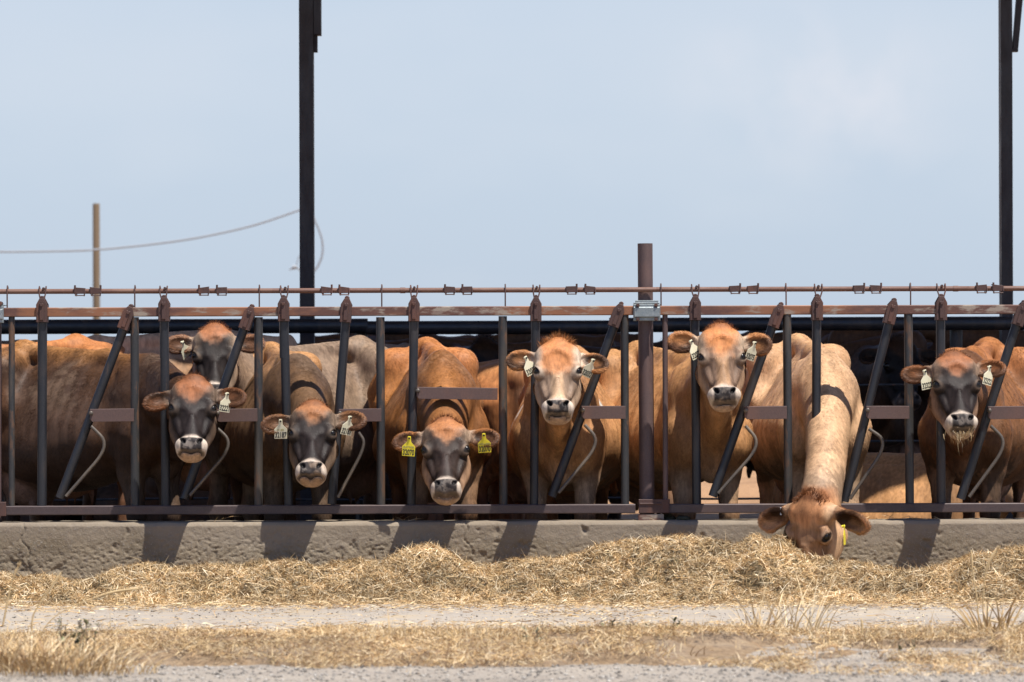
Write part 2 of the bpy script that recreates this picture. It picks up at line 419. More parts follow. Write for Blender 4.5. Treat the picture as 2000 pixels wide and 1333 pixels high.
def cow_sdf(c):
    """c: dict; everything in the cow's own frame (origin on the ground under the withers)"""
    s = SDF(); sc = c.get('s', 1.0); fat = c.get('fat', 1.0)
    h = math.radians(c['heading'])
    f = np.array([math.sin(h), -math.cos(h), 0.0]); u = np.array([0, 0, 1.0]); l = np.cross(u, f)
    Rb = np.stack([f, l, u], 1)
    s.frame((0, 0, c.get('dz', 0.0)), Rb * sc)
    lying = c.get('lying', False)
    if lying: s.frame((0, 0, -0.50 * sc), Rb * sc)
    K = sc
    e = lambda cc, r, k=.05, rot=None, mir=False: [s.ell((cc[0] , cc[1] * m, cc[2]), np.array(r), k, rot) for m in ((1, -1) if mir else (1,))]
    def co(a, b, ra, rb, k=.05, mir=False):
        for m in ((1, -1) if mir else (1,)):
            s.cone((a[0], a[1] * m, a[2]), (b[0], b[1] * m, b[2]), ra * K, rb * K, k)
    # origin: withers at x=0
    e((-.46, 0, .72), (.54, .30 * fat, .27), .06)
    e((-.46, 0, .90), (.52, .17 * fat, .22), .12)
    e((-.56, 0, .64), (.36, .315 * fat, .20), .08)
    e((-.02, 0, .82), (.24, .165, .30), .08)
    e((-.01, .125, .84), (.12, .065, .25), .05, rot=[('x', 12)])
    e((-.01, -.125, .84), (.12, .065, .25), .05, rot=[('x', -12)])
    e((.10, .125, .69), (.10, .08, .11), .05, mir=True)
    co((.05, 0, 1.085), (-.25, 0, 1.11), .036, .032, .08)
    co((-.25, 0, 1.11), (-.85, 0, 1.15), .032, .040, .08)
    co((-.02, .035, 1.07), (-.02, .115, .93), .03, .05, .05, mir=True)
    co((-.85, 0, 1.12), (-.82, .19, 1.08), .045, .034, .06, mir=True)
    co((-.82, .18, 1.06), (-.74, .22, .86), .035, .06, .08, mir=True)
    co((-.06, .09, 1.04), (.10, .15, .76), .030, .045, .035, mir=True)
    co((-.82, .17, 1.06), (-1.17, .10, 1.03), .07, .05, .10, mir=True)
    co((-.85, 0, 1.13), (-1.2, 0, 1.10), .06, .045, .06)
    e((-.95, .09, .91), (.24, .15, .22), .08, mir=True)
    e((.12, 0, .63), (.12, .08, .14), .07)
    # ribs: faint ridges
    if not lying:
        co((-.98, .14, .9), (-.92, .16, .62), .16, .085, .06, mir=True)
        co((-.90, .16, .64), (-1.08, .13, .46), .085, .042, .04, mir=True)
        co((-1.08, .13, .46), (-1.04, .13, .14), .038, .030, .03, mir=True)
        co((-1.04, .13, .12), (-1.01, .13, .03), .036, .045, .02, mir=True)
        co((.06, .13, .74), (.02, .125, .55), .10, .068, .06, mir=True)
        co((.02, .125, .56), (.05, .12, .34), .062, .042, .03, mir=True)
        co((.05, .12, .35), (.05, .12, .33), .047, .045, .03, mir=True)
        co((.05, .12, .34), (.04, .12, .12), .036, .029, .03, mir=True)
        co((.04, .12, .12), (.07, .12, .03), .034, .045, .02, mir=True)
        e((-.80, 0, .50), (.19, .14, .15), .04)
        for a_, b_ in ((.06, -.9), (.06, -.72)): co((b_, a_, .40), (b_, a_ + .01, .34), .018, .012, .01, mir=True)
    else:
        co((-.95, .2, .72), (-.5, .36, .62), .14, .07, .06, mir=True)
        co((-.5, .36, .6), (-.85, .42, .55), .05, .035, .03, mir=True)
        co((.02, .14, .66), (.22, .2, .57), .08, .05, .05, mir=True)
        co((.22, .2, .57), (.02, .22, .54), .045, .035, .03, mir=True)
    co((-1.2, 0, 1.13), (-1.27, .0, 1.0), .035, .025, .03)
    co((-1.27, 0, 1.0), (-1.26, .0, .62), .022, .016, .02)
    if not lying: co((-1.26, 0, .62), (-1.25, .02, .42), .03, .02, .02)
    # neck
    Wb = lambda p: s.w(p)
    ho = np.array(c['head'], float); hs = c.get('hs', 1.0); Rh = head_R(c.get('yaw', 0), c.get('pitch', 28), c.get('roll', 0))
    Hw = lambda p: ho + (Rh * hs) @ np.array(p, float)
    kk = c.get('neck', (0.0, 0.0, 0.0))
    F0 = np.eye(3)
    s.frame((0, 0, 0), F0)
    NW = c.get('nw', 1.0); NB = c.get('nb', NW)
    def chain(p0, p1, p2, r0, r1, k, n=12, rm=None):
        r0, r1, rm = r0 * NB, r1, (rm * NW if rm else None)
        pts = bez(p0, p1, p2, n)
        g = lambda t: (r0 * (1 - t) + r1 * t) if rm is None else (r0 * (1 - t) ** 2 + 2 * t * (1 - t) * rm + r1 * t * t)
        s.chain(pts, [g(i / (n - 1)) * sc for i in range(n)], k)
    back = -Rh[:, 1]
    def mid(a, b, lift): 
        m = (np.array(a) + np.array(b)) / 2; return m + np.array([kk[0], kk[1], kk[2] + lift])
    pd = Hw((0, -.125, .14)); pm = Hw((0, -.16, .03)); pv = Hw((0, -.20, -.06))
    if c.get('graze'): pd = Hw((0, -.12, .12)); pm = Hw((0, -.15, .07)); pv = Hw((0, -.19, .0))
    a_d, a_m, a_v = Wb0(c, (.05, 0, 1.06), lying), Wb0(c, (.10, 0, .92), lying), Wb0(c, (.15, 0, .72), lying)
    nk = 1.0
    chain(a_d, mid(a_d, pd, .0), pd, .060 * nk, .060, .06)
    chain(a_m, mid(a_m, pm, .0), pm, .155 * nk, .090, .08, rm=.105 * nk)
    chain(a_v, mid(a_v, pv, -.03), pv, .085 * nk, .056, .07, rm=.066)
    # dewlap
    chain(a_v + np.array([0, 0, -.05]), mid(a_v, pv, -.13), pv + np.array([0, 0, -.03]), .035, .022, .045)
    # head
    s.frame(ho, Rh * hs)
    hk = hs
    vr = np.random.default_rng(c.get('seed', 1) * 13 + 5)
    he = lambda cc, r, k=.02, rot=None, sub=False, mir=False: s.ell(tuple(np.array(cc) + (0 if sub else 1) * np.array([0 if abs(cc[0]) < 1e-6 else 1, 1, 1]) * vr.normal(0, .0022, 3)), np.array(r) * (1 + (0 if sub else vr.uniform(-.06, .06))), k, rot, sub, mir)
    hc = lambda a, b, ra, rb, k=.02, sub=False, mir=False: s.cone(a, b, ra * hk, rb * hk, k, sub, mir)
    he((0, -.110, .070), (.100, .10, .115), .03)
    he((0, -.052, .075), (.088, .042, .120), .03)
    he((0, -.090, .180), (.058, .050, .034), .035)
    he((.074, -.065, .100), (.036, .05, .055), .03, mir=True)
    he((.090, -.052, .006), (.030, .036, .042), .022, mir=True)
    hc((0, -.066, -.02), (0, -.050, -.190), .064, .044, .03)
    he((0, -.045, -.200), (.060, .042, .042), .02)
    he((.043, -.036, -.220), (.036, .040, .036), .015, mir=True)
    he((.030, -.056, -.242), (.040, .044, .027), .015, mir=True)
    he((0, -.092, -.254), (.040, .040, .020), .012)
    hc((.058, -.185, -.01), (.032, -.100, -.215), .066, .040, .035, mir=True)
    he((.076, -.14, -.035), (.034, .065, .085), .03, mir=True)
    hc((.074, -.078, -.055), (.054, -.066, -.135), .021, .018, .016, mir=True)      # cheek crest
    bw = c.get('brow', 1.0)
    hc((.050, -.030 - .008 * (1 - bw), .048), (.094, -.034 - .008 * (1 - bw), .030), .012, .013, .014, mir=True)  # brow
    he((.050, -.014, -.075), (.020, .016, .040), .03, sub=True, mir=True)
    he((0, -.002, .030), (.034, .010, .050), .03, sub=True)
    # ears
    ed = c.get('ear', (8, 8)); ear_tw = c.get('ear_tw', 0)
    for m, dr in ((1, ed[0]), (-1, ed[1])):
        t = math.radians(dr); ca, sa = math.cos(t), math.sin(t)
        es = c.get('es', .90)
        def E(r_, y_, z_): # along ear r_, up z_
            r_ = r_ * es; return (m * (.088 + r_ * ca + z_ * sa), y_, .118 - r_ * sa + z_ * ca)
        hc(E(-.02, -.105, 0), E(.045, -.10, 0), .036, .030, .025)
        rot = [('y', dr * m), ('x', 12 + ear_tw)]
        hs_ = es
        he(E(.106, -.092, -.012), (.080 * es, .020, .058), .012, rot=rot)
        he(E(.136, -.092, -.020), (.046, .017, .050), .012, rot=rot)
        he(E(.108, -.068, -.018), (.064 * es, .030, .042), .006, rot=rot, sub=True)
    # eye sockets, nostrils, lips
    s.ellax((.1155, -.0305, .004), EYEAX, (.0245, .0135, .0125), .004, True, True)
    he((.040, .004, -.212), (.011, .022, .017), .005, rot=[('y', 22), ('x', -20)], sub=True, mir=True)
    he((0, .012, -.222), (.0035, .014, .034), .006, sub=True)
    he((0, -.03, -.2610), (.075, .05, .0035), .005, rot=[('x', 4)], sub=True)
    return s, Rb, Rh, ho, hs

def Wb0(c, p, lying=False):
    h = math.radians(c['heading']); sc = c.get('s', 1.0)
    f = np.array([math.sin(h), -math.cos(h), 0.0]); u = np.array([0, 0, 1.0]); l = np.cross(u, f)
    return np.array([0, 0, -.5 * sc if lying else c.get('dz', 0.0)]) + sc * (f * p[0] + l * p[1] + u * p[2])

def cow_axes(s, ho, Rh, hs, fine, coarse):
    lo, hi = s.bounds()
    pts = np.array([ho + Rh @ (hs * np.array((x, y, z))) for x in (-.28, .28) for y in (-.2, .05) for z in (-.32, .2)])
    fl, fh = pts.min(0), pts.max(0)
    ax = []
    for i in range(3):
        a, b = lo[i] - .03, hi[i] + .03
        segs = []
        x = a; 
        l0, h0 = max(fl[i], a), min(fh[i], b)
        A = np.arange(a, l0, coarse); B = np.arange(l0, h0, fine); C = np.arange(h0, b + coarse, coarse)
        g = np.unique(np.concatenate([A[:-1] if len(A) > 1 and l0 - A[-1] < fine * .5 else A, B, C]))
        ax.append(g)
    return ax

def srgb(*c):
    c = np.array(c, float) / 255; return np.where(c <= .04045, c / 12.92, ((c + .055) / 1.055) ** 2.4)

def cow_colours(c, V, Rb, Rh, ho, hs):
    sc = c.get('s', 1.0)
    pb = (V @ Rb) / sc; ph = ((V - ho) @ Rh) / hs
    if c.get('lying'): pb = pb + np.array([0, 0, .5])
    seed = c.get('seed', 1)
    coat = np.array(c['coat']); dark = np.array(c['dark']); pale = np.array(c['pale'])
    n1 = fbm(pb, 3.0, 4, seed); n2 = fbm(pb * np.array([1.5, 1.5, .6]), 9.0, 4, seed + 5); n3 = fbm(V, 40, 3, seed + 9)
    col = np.repeat(coat[None], len(V), 0)
    def mixin(w, cc):
        nonlocal col
        w = np.clip(w, 0, 1)[:, None]; col = col * (1 - w) + np.array(cc)[None] * w
    # body: darker flank patches, darker shoulder and legs, pale underside
    z = pb[:, 2]; x = pb[:, 0]; ay = np.abs(pb[:, 1])
    mixin(min(.9, 1.5 * c.get('sooty', .35)) * sst(.42, .62, n1 + .25 * (n2 - .5) + c.get('sb', 0)) , dark)
    mixin(c.get('neckdark', .3) * sst(-.15, .15, x) * sst(.3, .6, n2), dark)
    mixin(c.get('topline', .0) * (1 - sst(.03, .12, ay)) * sst(.95, 1.05, z), dark)
    if c.get('stripe'):
        hh = np.array(c['head']); wq = Wb0(c, (.05, 0, 1.06)); tt = np.clip((V[:, 2] - hh[2]) / (wq[2] - hh[2]), 0, 1.1); xc = hh[0] + (wq[0] - hh[0]) * tt + .012
        mixin(.6 * np.exp(-((V[:, 0] - xc + .03 * (n2 - .5)) / .020) ** 2) * (V[:, 1] < .45) * sst(.2, .35, tt) * sst(.35, .5, n2), dark * .6)
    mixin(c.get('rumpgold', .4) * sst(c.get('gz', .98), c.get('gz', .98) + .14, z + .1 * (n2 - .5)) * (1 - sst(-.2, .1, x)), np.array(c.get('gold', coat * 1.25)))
    mixin(.75 * (1 - sst(.50, .62, z + .1 * (n2 - .5))) * (x > -.3), pale * .55 + coat * .3)
    mixin(.7 * (1 - sst(.36, .44, z + .06 * (n2 - .5))) , dark * .9)
    mixin(.8 * (1 - sst(.04, .07, z)), (.02, .018, .016))
    mixin(.55 * np.exp(-((x + .82) / .2) ** 2) * (1 - sst(.50, .58, z)) * sst(.33, .38, z) * (ay < .2), (.42, .27, .2))
    for wx, wy, wz, wr in c.get('white', []):
        d = np.sqrt(((pb[:, 0] - wx) / 1.0) ** 2 + ((pb[:, 1] - wy) / 1.0) ** 2 + ((z - wz) / 2.2) ** 2)
        mixin(1 - sst(wr * .75, wr, d + .03 * (n2 - .5)), (.62, .57, .5))
    # dirt on the lower body
    mixin(c.get('mud', .35) * 1.3 * sst(.50, .6, n2 + .3 * (n3 - .5)) * (1 - sst(.5, .85, z + .5 * (n1 - .5))), (.06, .038, .022))
    mixin(.12 * sst(.60, .70, n1 + .4 * (n3 - .5)) * sst(.8, .95, z), (.40, .30, .20))
    # head
    hx, hy, hz = ph[:, 0], ph[:, 1], ph[:, 2]; ax_ = np.abs(hx)
    hn = fbm(ph + np.array([0, 0, 0.]), 17, 4, seed + 2, .6); 
    inh = (sst(-.26, -.17, hy) * (1 - sst(.30, .34, ax_)) * sst(-.36, -.34, hz) * (1 - sst(.2, .24, hz)))
    fore = np.array(c.get('fore', coat)); fdark = np.array(c.get('face', dark)); side = np.array(c.get('side', pale * .5 + coat * .4))
    hcol = np.repeat(np.array(side)[None], len(V), 0)
    def hm(w, cc):
        nonlocal hcol
        w = np.clip(w, 0, 1)[:, None]; hcol = hcol * (1 - w) + np.array(cc)[None] * w
    front = sst(-.13, -.06, hy + .05 * (hn - .5))
    fs = c.get('fd', .97)
    # dark mask
    up = c.get('mask_top', .055)
    mk = (1 - sst(up - .035, up + .035, hz + .11 * (hn - .5) - .75 * np.maximum(0, ax_ - .015) + .25 * np.maximum(0, .03 - ax_))) * front
    hm(mk * fs, fdark)
    # lighter bridge
    hm(c.get('bridge', .0) * (1 - sst(.018, .045, ax_ + .02 * (hn - .5))) * sst(-.2, -.17, hz) * front, c.get('bridgecol', fore))
    hm(c.get('mid', .25) * (1 - sst(.012, .04, ax_ + .03 * (hn - .5))) * front * (1 - sst(-.1, .05, hz)) * sst(-.2, -.1, hz), fdark * 1.9 + .02)  # sheen highlight painted down the middle of the face
    # forehead
    fo = sst(up - .04, up + .04, hz + .11 * (hn - .5) - .7 * np.maximum(0, ax_ - .015) + .35 * np.maximum(0, .03 - ax_)) * (1 - sst(.07, .115, ax_))
    hm(fo * .95, fore)
    hm(sst(.15, .18, hz + .03 * (hn - .5)) * (1 - sst(.07, .1, ax_)) * .8, np.array(c.get('tuft', fore * .7)))
    # pale temples and eye ring
    # eye: slanted almond, dark lids, pale crescent above
    q_ = np.stack([ax_, hy, hz], 1) - np.array((.1155, -.0305, .004)); eu = q_ @ EYEAX[:, 0]; ev = q_ @ EYEAX[:, 2]
    er_ = np.sqrt((eu / .030) ** 2 + (ev / .0165) ** 2); er2 = np.sqrt((eu / .040) ** 2 + ((ev) / .027) ** 2)
    ok = (np.abs(q_ @ EYEAX[:, 1]) < .04); er_ = np.where(ok, er_, 9); er2 = np.where(ok, er2, 9)
    hm((1 - sst(.8, 1.25, er2)) * c.get('ring', .3) * sst(-.14, -.08, hy), pale)
    hm((1 - sst(.95, 1.2, er_)) * sst(-.1, -.06, hy), (.014, .011, .010))
    hm(.5 * np.exp(-((ax_ - .078) / .014) ** 2 - ((hz + .045) / .035) ** 2) * front, fdark * .6)
    hm(c.get('temple', .4) * np.exp(-((ax_ - .100) / .022) ** 2 - ((hz - .085) / .05) ** 2), pale)
    # muzzle
    mz = 1 - sst(-.192, -.160, hz + .030 * (hn - .5) + .02 * (ax_ / .07) ** 2)
    mz *= sst(-.15, -.12, hy)
    hm(mz, c.get('muz', (.50, .425, .335)))
    pad = (1 - sst(.050, .058, ax_)) * (1 - sst(-.196, -.188, hz - .20 * np.maximum(0, ax_ - .03))) * sst(-.262, -.254, hz) * sst(-.06, -.035, hy)
    hm(pad, np.array(c.get('nose', (.042, .035, .032))))
    hm(pad * (hn > .56) * .5, (.20, .17, .14))  # flecks of highlight painted on the nose pad by noise
    hm((1 - sst(-.260, -.254, hz)) * sst(-.270, -.264, hz) * .85 * sst(-.09, -.06, hy), (.04, .025, .02))  # mouth line: depth of the crease painted as a dark band
    hm((1 - sst(-.268, -.261, hz)) * .85, np.array(c.get('muz', (.36, .24, .155))) * .85)
    hm(mz * (1 - sst(.30, .45, hn)) * .5, (.34, .25, .17))
    hm(mz * sst(-.04, -.10, hy) * .5, (.36, .26, .18))
    nd = np.sqrt(((ax_ - .043 - .35 * (hz + .212)) / .95) ** 2 + ((hz + .211) / 1.45) ** 2)
    hm((1 - sst(.012, .0175, nd)) * sst(-.05, -.03, hy), (.010, .008, .008))
    # throat pale
    hm((1 - sst(-.19, -.12, hy)) * .3, coat)
    # ears
    ein = sst(.118, .135, ax_) * sst(0.0, .02, hz + .1)
    er = np.sqrt(((ax_ - .195) / .072) ** 2 + ((hz - .085) / .048) ** 2)
    hm(ein, coat * .45 + fore * .5)
    inn = ein * (1 - sst(.80, 1.12, er + .6 * (hn - .5))) * sst(-.105, -.09, hy)
    hm(inn, np.array(c.get('earin', (.14, .070, .038))))
    er3 = np.sqrt(((ax_ - .170) / .050) ** 2 + ((hz - .095) / .030) ** 2)
    hm(inn * (1 - sst(.5, 1.2, er3 + .8 * (hn - .5))), np.array(c.get('earin', (.14, .070, .038))) * .35)
    hm(sst(.09, .11, ax_) * (1 - sst(.125, .15, ax_)) * sst(.04, .06, hz) * c.get('earbase', .6), pale)
    wm = inh[:, None]; col = col * (1 - wm) + hcol * wm
    col *= (0.86 + .28 * n3)[:, None]
    mt_ = c.get('mottle', .36)
    col *= (1 - mt_ / 2 + mt_ * n2)[:, None]
    lum = (col @ np.array([.3, .55, .15]))[:, None]; wt = (1 - sst(.28, .42, col[:, 2]))[:, None]
    col = col * (1 - wt) + wt * np.maximum(.003, lum + (col - lum) * 1.0) * np.array([1.0, .955, .97]) * np.clip((lum / .17), .2, 1.6) ** .16
    return np.clip(col, .005, .8), ph, pb

# fur material: colour attribute broken up by streaks
def fur_mat(name, rough=.62, sheen=.0):
    m, n, b = mat_new(name)
    c = attr(n)
    f = noise(n, 55, 4, .65, (1, 1, .22)); g = noise(n, 7, 3, .5)
    k = N(n, 'ShaderNodeMath', operation='MULTIPLY'); n.links.new(rng_map(n, f, .25, .75, .6, 1.35), k.inputs[0]); n.links.new(rng_map(n, g, .3, .7, .88, 1.1), k.inputs[1])
    cc = N(n, 'ShaderNodeVectorMath', operation='SCALE'); n.links.new(c, cc.inputs[0]); n.links.new(k.outputs[0], cc.inputs['Scale'])
    n.links.new(cc.outputs[0], b.inputs['Base Color'])
    b.inputs['Roughness'].default_value = rough; b.inputs['Specular IOR Level'].default_value = .22
    b.inputs['Sheen Weight'].default_value = sheen; b.inputs['Sheen Roughness'].default_value = .4; b.inputs['Sheen Tint'].default_value = (1, .85, .65, 1)
    bump(n, b, f, .35, .004)
    return m
M['fur'] = fur_mat('short cattle coat')
def hair_mat():
    m, n, b = mat_new('coat hair'); n.links.new(attr(n), b.inputs['Base Color'])
    b.inputs['Roughness'].default_value = .42; b.inputs['Specular IOR Level'].default_value = .14
    return m
M['hair'] = hair_mat()
def simple(name, col, rough=.5, spec=.5, metal=0, coat=0):
    m, n, b = mat_new(name); b.inputs['Base Color'].default_value = (*col, 1); b.inputs['Roughness'].default_value = rough
    b.inputs['Specular IOR Level'].default_value = spec; b.inputs['Metallic'].default_value = metal; b.inputs['Coat Weight'].default_value = coat
    f = noise(n, 60, 3); c = mixc(n, rng_map(n, f, .4, .7, 0, .25), col, tuple(x * .6 for x in col)); n.links.new(c, b.inputs['Base Color'])
    return m
M['eye'] = simple('dark wet eye', (.008, .006, .005), .22, .35)
M['tag_cream'] = simple('cream plastic tag', (.72, .67, .48), .45)
M['tag_yellow'] = simple('yellow plastic tag', (.80, .66, .03), .4)
M['ink'] = simple('black tag ink', (.02, .02, .02), .6)
M['ink_pale'] = simple('faded tag print', (.38, .33, .12), .6)
M['clip'] = simple('small metal ear clip', (.6, .62, .66), .3, metal=.7)

def blades(name, root, dirn, nrm, length, width, col, mat, parent=None, bend=0.25, rel=True):
    """thin tapering hairs / straws: each a 2-segment blade (quad + tip)"""
    n = len(root); side = np.cross(dirn, nrm); side /= np.linalg.norm(side, axis=1)[:, None] + 1e-9
    L = length[:, None]; Wd = width[:, None] * .5
    mid = root + dirn * L * .55 + nrm * L * bend * .25; tip = root + dirn * L - nrm * L * bend * .1
    V = np.stack([root - side * Wd, root + side * Wd, mid + side * Wd * .8, mid - side * Wd * .8, tip], 1).reshape(-1, 3)
    b = np.arange(n)[:, None] * 5
    F3 = np.concatenate([b + [0, 1, 2], b + [0, 2, 3], b + [3, 2, 4]], 0)
    return mesh_np(name, V, F3, mat, parent, col=np.repeat(col, 5, 0), rel=rel)

def mesh_normals(V, F):
    n = np.cross(V[F[:, 2]] - V[F[:, 0]], V[F[:, 3]] - V[F[:, 1]])
    return n

def text_mesh(txt, size, name, mat):
    cu = bpy.data.curves.new(name, 'FONT'); cu.body = txt; cu.size = size; cu.align_x = 'CENTER'; cu.align_y = 'CENTER'; cu.extrude = .0004
    cu.offset = size * .03
    o = bpy.data.objects.new(name, cu); COL.objects.link(o)
    bpy.context.view_layer.update()
    dg = bpy.context.evaluated_depsgraph_get(); me = bpy.data.meshes.new_from_object(o.evaluated_get(dg))
    v = np.empty(len(me.vertices) * 3, np.float32); me.vertices.foreach_get('co', v)
    F = [list(p.vertices) for p in me.polygons]
    bpy.data.objects.remove(o); bpy.data.meshes.remove(me)
    return v.reshape(-1, 3).astype(float), F

TAGPOLY = [(-.033, -.094), (.033, -.094), (.034, -.044), (.011, -.020), (.008, .010), (-.008, .010), (-.011, -.020), (-.034, -.044)]
def ear_tag(parent, pos, yaw, roll, mat, num, small='', size=1.0, tilt=8):
    """tag hanging below pos (cow frame), facing the camera before yaw"""
    R = rotz(math.radians(yaw)) @ roty(math.radians(roll)) @ rotx(math.radians(tilt))
    mb = MB(); mb.prism([(x * size, z * size) for x, z in TAGPOLY], -.0012, .0012, .0005)
    mb.tube([(0, -.0045, 0), (0, .012, 0)], .0065, 12)
    v = np.array(mb.v) @ R.T
    o = mesh_np('ear_tag', v, mb.f, mat, parent, rel=False); o.location = pos
    mb = MB(); mb.tube([(0, -.007, 0), (0, -.004, 0)], .005, 12)
    st = mesh_np('stud', np.array(mb.v) @ R.T, mb.f, M['ink'], o, rel=False)
    if num:
        tv, tf = text_mesh(num, .030 * size, 'number', M['ink'])
        w = tv[:, 0].max() - tv[:, 0].min()
        tv = np.stack([(tv[:, 0]) * (.060 * size / w), -.0018 - tv[:, 2] * .5, tv[:, 1] * 1.35 - .075 * size], 1)
        mesh_np('number', tv @ R.T, tf, M['ink'], o, rel=False)
    if small:
        tv, tf = text_mesh(small, .013 * size, 'small_print', M['ink'])
        tv = np.stack([tv[:, 0], -.0018 - tv[:, 2] * .5, tv[:, 1] - .047 * size], 1)
        mesh_np('small_print', tv @ R.T, tf, M['ink_pale'], o, rel=False)
    return o

HERO = []
def make_cow(c, fine=.0045, coarse=.017, hair=60000):
    t0 = time.time()
    pos = np.array([c['pos'][0], c['pos'][1], 0.0])
    c = dict(c); c['head'] = np.array(c['headw'], float) - pos
    s, Rb, Rh, ho, hs = cow_sdf(c)
    ax = cow_axes(s, ho, Rh, hs, fine, coarse)
    D = s.grid(ax); V, F = surface_nets(D, ax)
    # uneven coat surface: faint ribs and folds
    col, ph, pb = cow_colours(c, V, Rb, Rh, ho, hs)
    fn = np.cross(V[F[:, 2]] - V[F[:, 0]], V[F[:, 3]] - V[F[:, 1]]); ar = np.linalg.norm(fn, axis=1) * .5
    vnm = np.zeros_like(V)
    for k in range(4): np.add.at(vnm, F[:, k], fn)
    vnm /= np.linalg.norm(vnm, axis=1)[:, None] + 1e-12
    onb = 1 - ((ph[:, 1] > -.2) & (np.abs(ph[:, 0]) < .33) & (np.abs(ph[:, 2]) < .35))
    rib = np.sin(pb[:, 0] * 95 + 6 * pb[:, 2]) * np.exp(-((pb[:, 0] + .35) / .22) ** 2) * sst(.55, .75, pb[:, 2]) * (1 - sst(.98, 1.06, pb[:, 2])) * .0016
    lump = (fbm(pb, 5.5, 3, c.get('seed', 1)) - .5) * .018
    V = V + vnm * ((rib * (.5 + vn(pb, 4, 3)) + lump) * onb)[:, None]
    o = empty('cow', tuple(pos)); tag(o, c['label'], 'cow', c.get('group'))
    body = mesh_np('body', V, F, M['fur'], o, smooth=True, col=col, rel=False)
    if c.get('bg'): return o
    # eyes
    for m in (1, -1):
        e = MB(); e.ball((0, 0, 0), .0215 * hs, 18, 12)
        p = ho + (Rh * hs) @ np.array((m * .1000, -.0430, .004))
        eo = mesh_np('eye', e.v, e.f, M['eye'], o, smooth=True, rel=False); eo.location = p
    # coat hairs lying along the body
    if hair:
        w = ar.copy(); fc = V[F].mean(1)
        hp = ((fc - ho) @ Rh) / hs
        ishead = (np.abs(hp[:, 0]) < .32) & (hp[:, 1] > -.2) & (np.abs(hp[:, 2]) < .34)
        vis = (fc[:, 2] > .25) & (fn[:, 1] / (np.linalg.norm(fn, axis=1) + 1e-9) < .45)
        w = w * vis * np.where(ishead, 5.0, 1.0)
        eyed = np.sqrt((np.abs(hp[:, 0]) - .10) ** 2 + (hp[:, 2]) ** 2)
        w[ishead & (eyed < .032) & (hp[:, 1] > -.1)] = 0
        w[ishead & (hp[:, 2] < -.2) & (hp[:, 1] > -.06) & (np.abs(hp[:, 0]) < .058)] = 0
        r = np.random.default_rng(c.get('seed', 1))
        fi = r.choice(len(F), hair, p=w / w.sum())
        uv = r.random((hair, 2))
        q = V[F[fi]]; pt = (q[:, 0] * ((1 - uv[:, 0]) * (1 - uv[:, 1]))[:, None] + q[:, 1] * (uv[:, 0] * (1 - uv[:, 1]))[:, None] + q[:, 2] * (uv[:, 0] * uv[:, 1])[:, None] + q[:, 3] * ((1 - uv[:, 0]) * uv[:, 1])[:, None])
        nn = fn[fi] / (np.linalg.norm(fn[fi], axis=1)[:, None] + 1e-9)
        ih = ishead[fi]
        fw = Rb[:, 0]
        flow = np.where(ih[:, None], (-Rh[:, 2])[None] * 1.0, -fw[None] * .6 + np.array([0, 0, -1.0])[None])
        # on the forehead hairs run up and out
        lp = ((pt - ho) @ Rh) / hs
        fh = ih & (lp[:, 2] > .02) & (np.abs(lp[:, 0]) < .1)
        up = (Rh @ np.stack([lp[:, 0] * 3, np.zeros(len(lp)), np.full(len(lp), .6)], 0)).T
        flow = np.where(fh[:, None], up, flow)
        er = ih & (np.abs(lp[:, 0]) > .12)
        eo_ = (Rh @ np.stack([np.sign(lp[:, 0]), np.full(len(lp), .2), (lp[:, 2] - .07) * 14], 0)).T
        flow = np.where(er[:, None], eo_, flow)
        flow = flow + r.normal(0, .16, flow.shape) + (np.stack([vn(pt, 9, 1), vn(pt, 9, 2), vn(pt, 9, 3)], 1) - .5) * .9
        flow -= nn * (flow * nn).sum(1)[:, None]; flow /= np.linalg.norm(flow, axis=1)[:, None] + 1e-9
        lift = np.where(er, .35, .05)[:, None]
        d = flow + nn * lift; d /= np.linalg.norm(d, axis=1)[:, None]
        ln = np.where(ih, .011, .018) * (.6 + .8 * r.random(hair)); ln = np.where(er, .014 * (.5 + r.random(hair)), ln)
        ln = np.where(ih & (lp[:, 2] < -.15), .007, ln)
        cc = col[F[fi, 0]] * (1.0 + .7 * (r.random(hair) - .42))[:, None]
        nb = nn + r.normal(0, .10, nn.shape); nb /= np.linalg.norm(nb, axis=1)[:, None]
        blades('coat_hair', pt - nn * .001, d, nb, ln, np.where(ih, .0015, .0022) * (.7 + .6 * r.random(hair)), cc, M['hair'], o, rel=False, bend=.2)
    # poll tuft
    k = c.get('tuft_n', 900); r = np.random.default_rng(c.get('seed', 1) + 50)
    a = r.uniform(-1, 1, k); b_ = r.uniform(-1, 1, k)
    lp = np.stack([a * .068, -.085 + b_ * .045, .203 - .040 * a ** 2 - .012 * b_ ** 2 - .015 * np.abs(a)], 1)
    dd = np.stack([a * .95 + r.normal(0, .28, k), .55 + r.normal(0, .35, k) + 0 * a, .75 + r.normal(0, .3, k)], 1)
    dd /= np.linalg.norm(dd, axis=1)[:, None]
    pt = ho + lp @ (Rh * hs).T; dw = dd @ Rh.T
    nb = np.cross(dw, r.normal(0, 1, dw.shape)); nb /= np.linalg.norm(nb, axis=1)[:, None]
    tc_ = np.array(c.get('tuft', np.array(c.get('fore', c['coat'])) * .8))
    cc = tc_[None] * (.6 + .8 * r.random(k))[:, None]
    blades('poll_hair', pt, dw, nb, (.018 + .026 * r.random(k)) * c.get('tuft_l', 1), np.full(k, .0022), cc, M['hair'], o, rel=False, bend=.5)
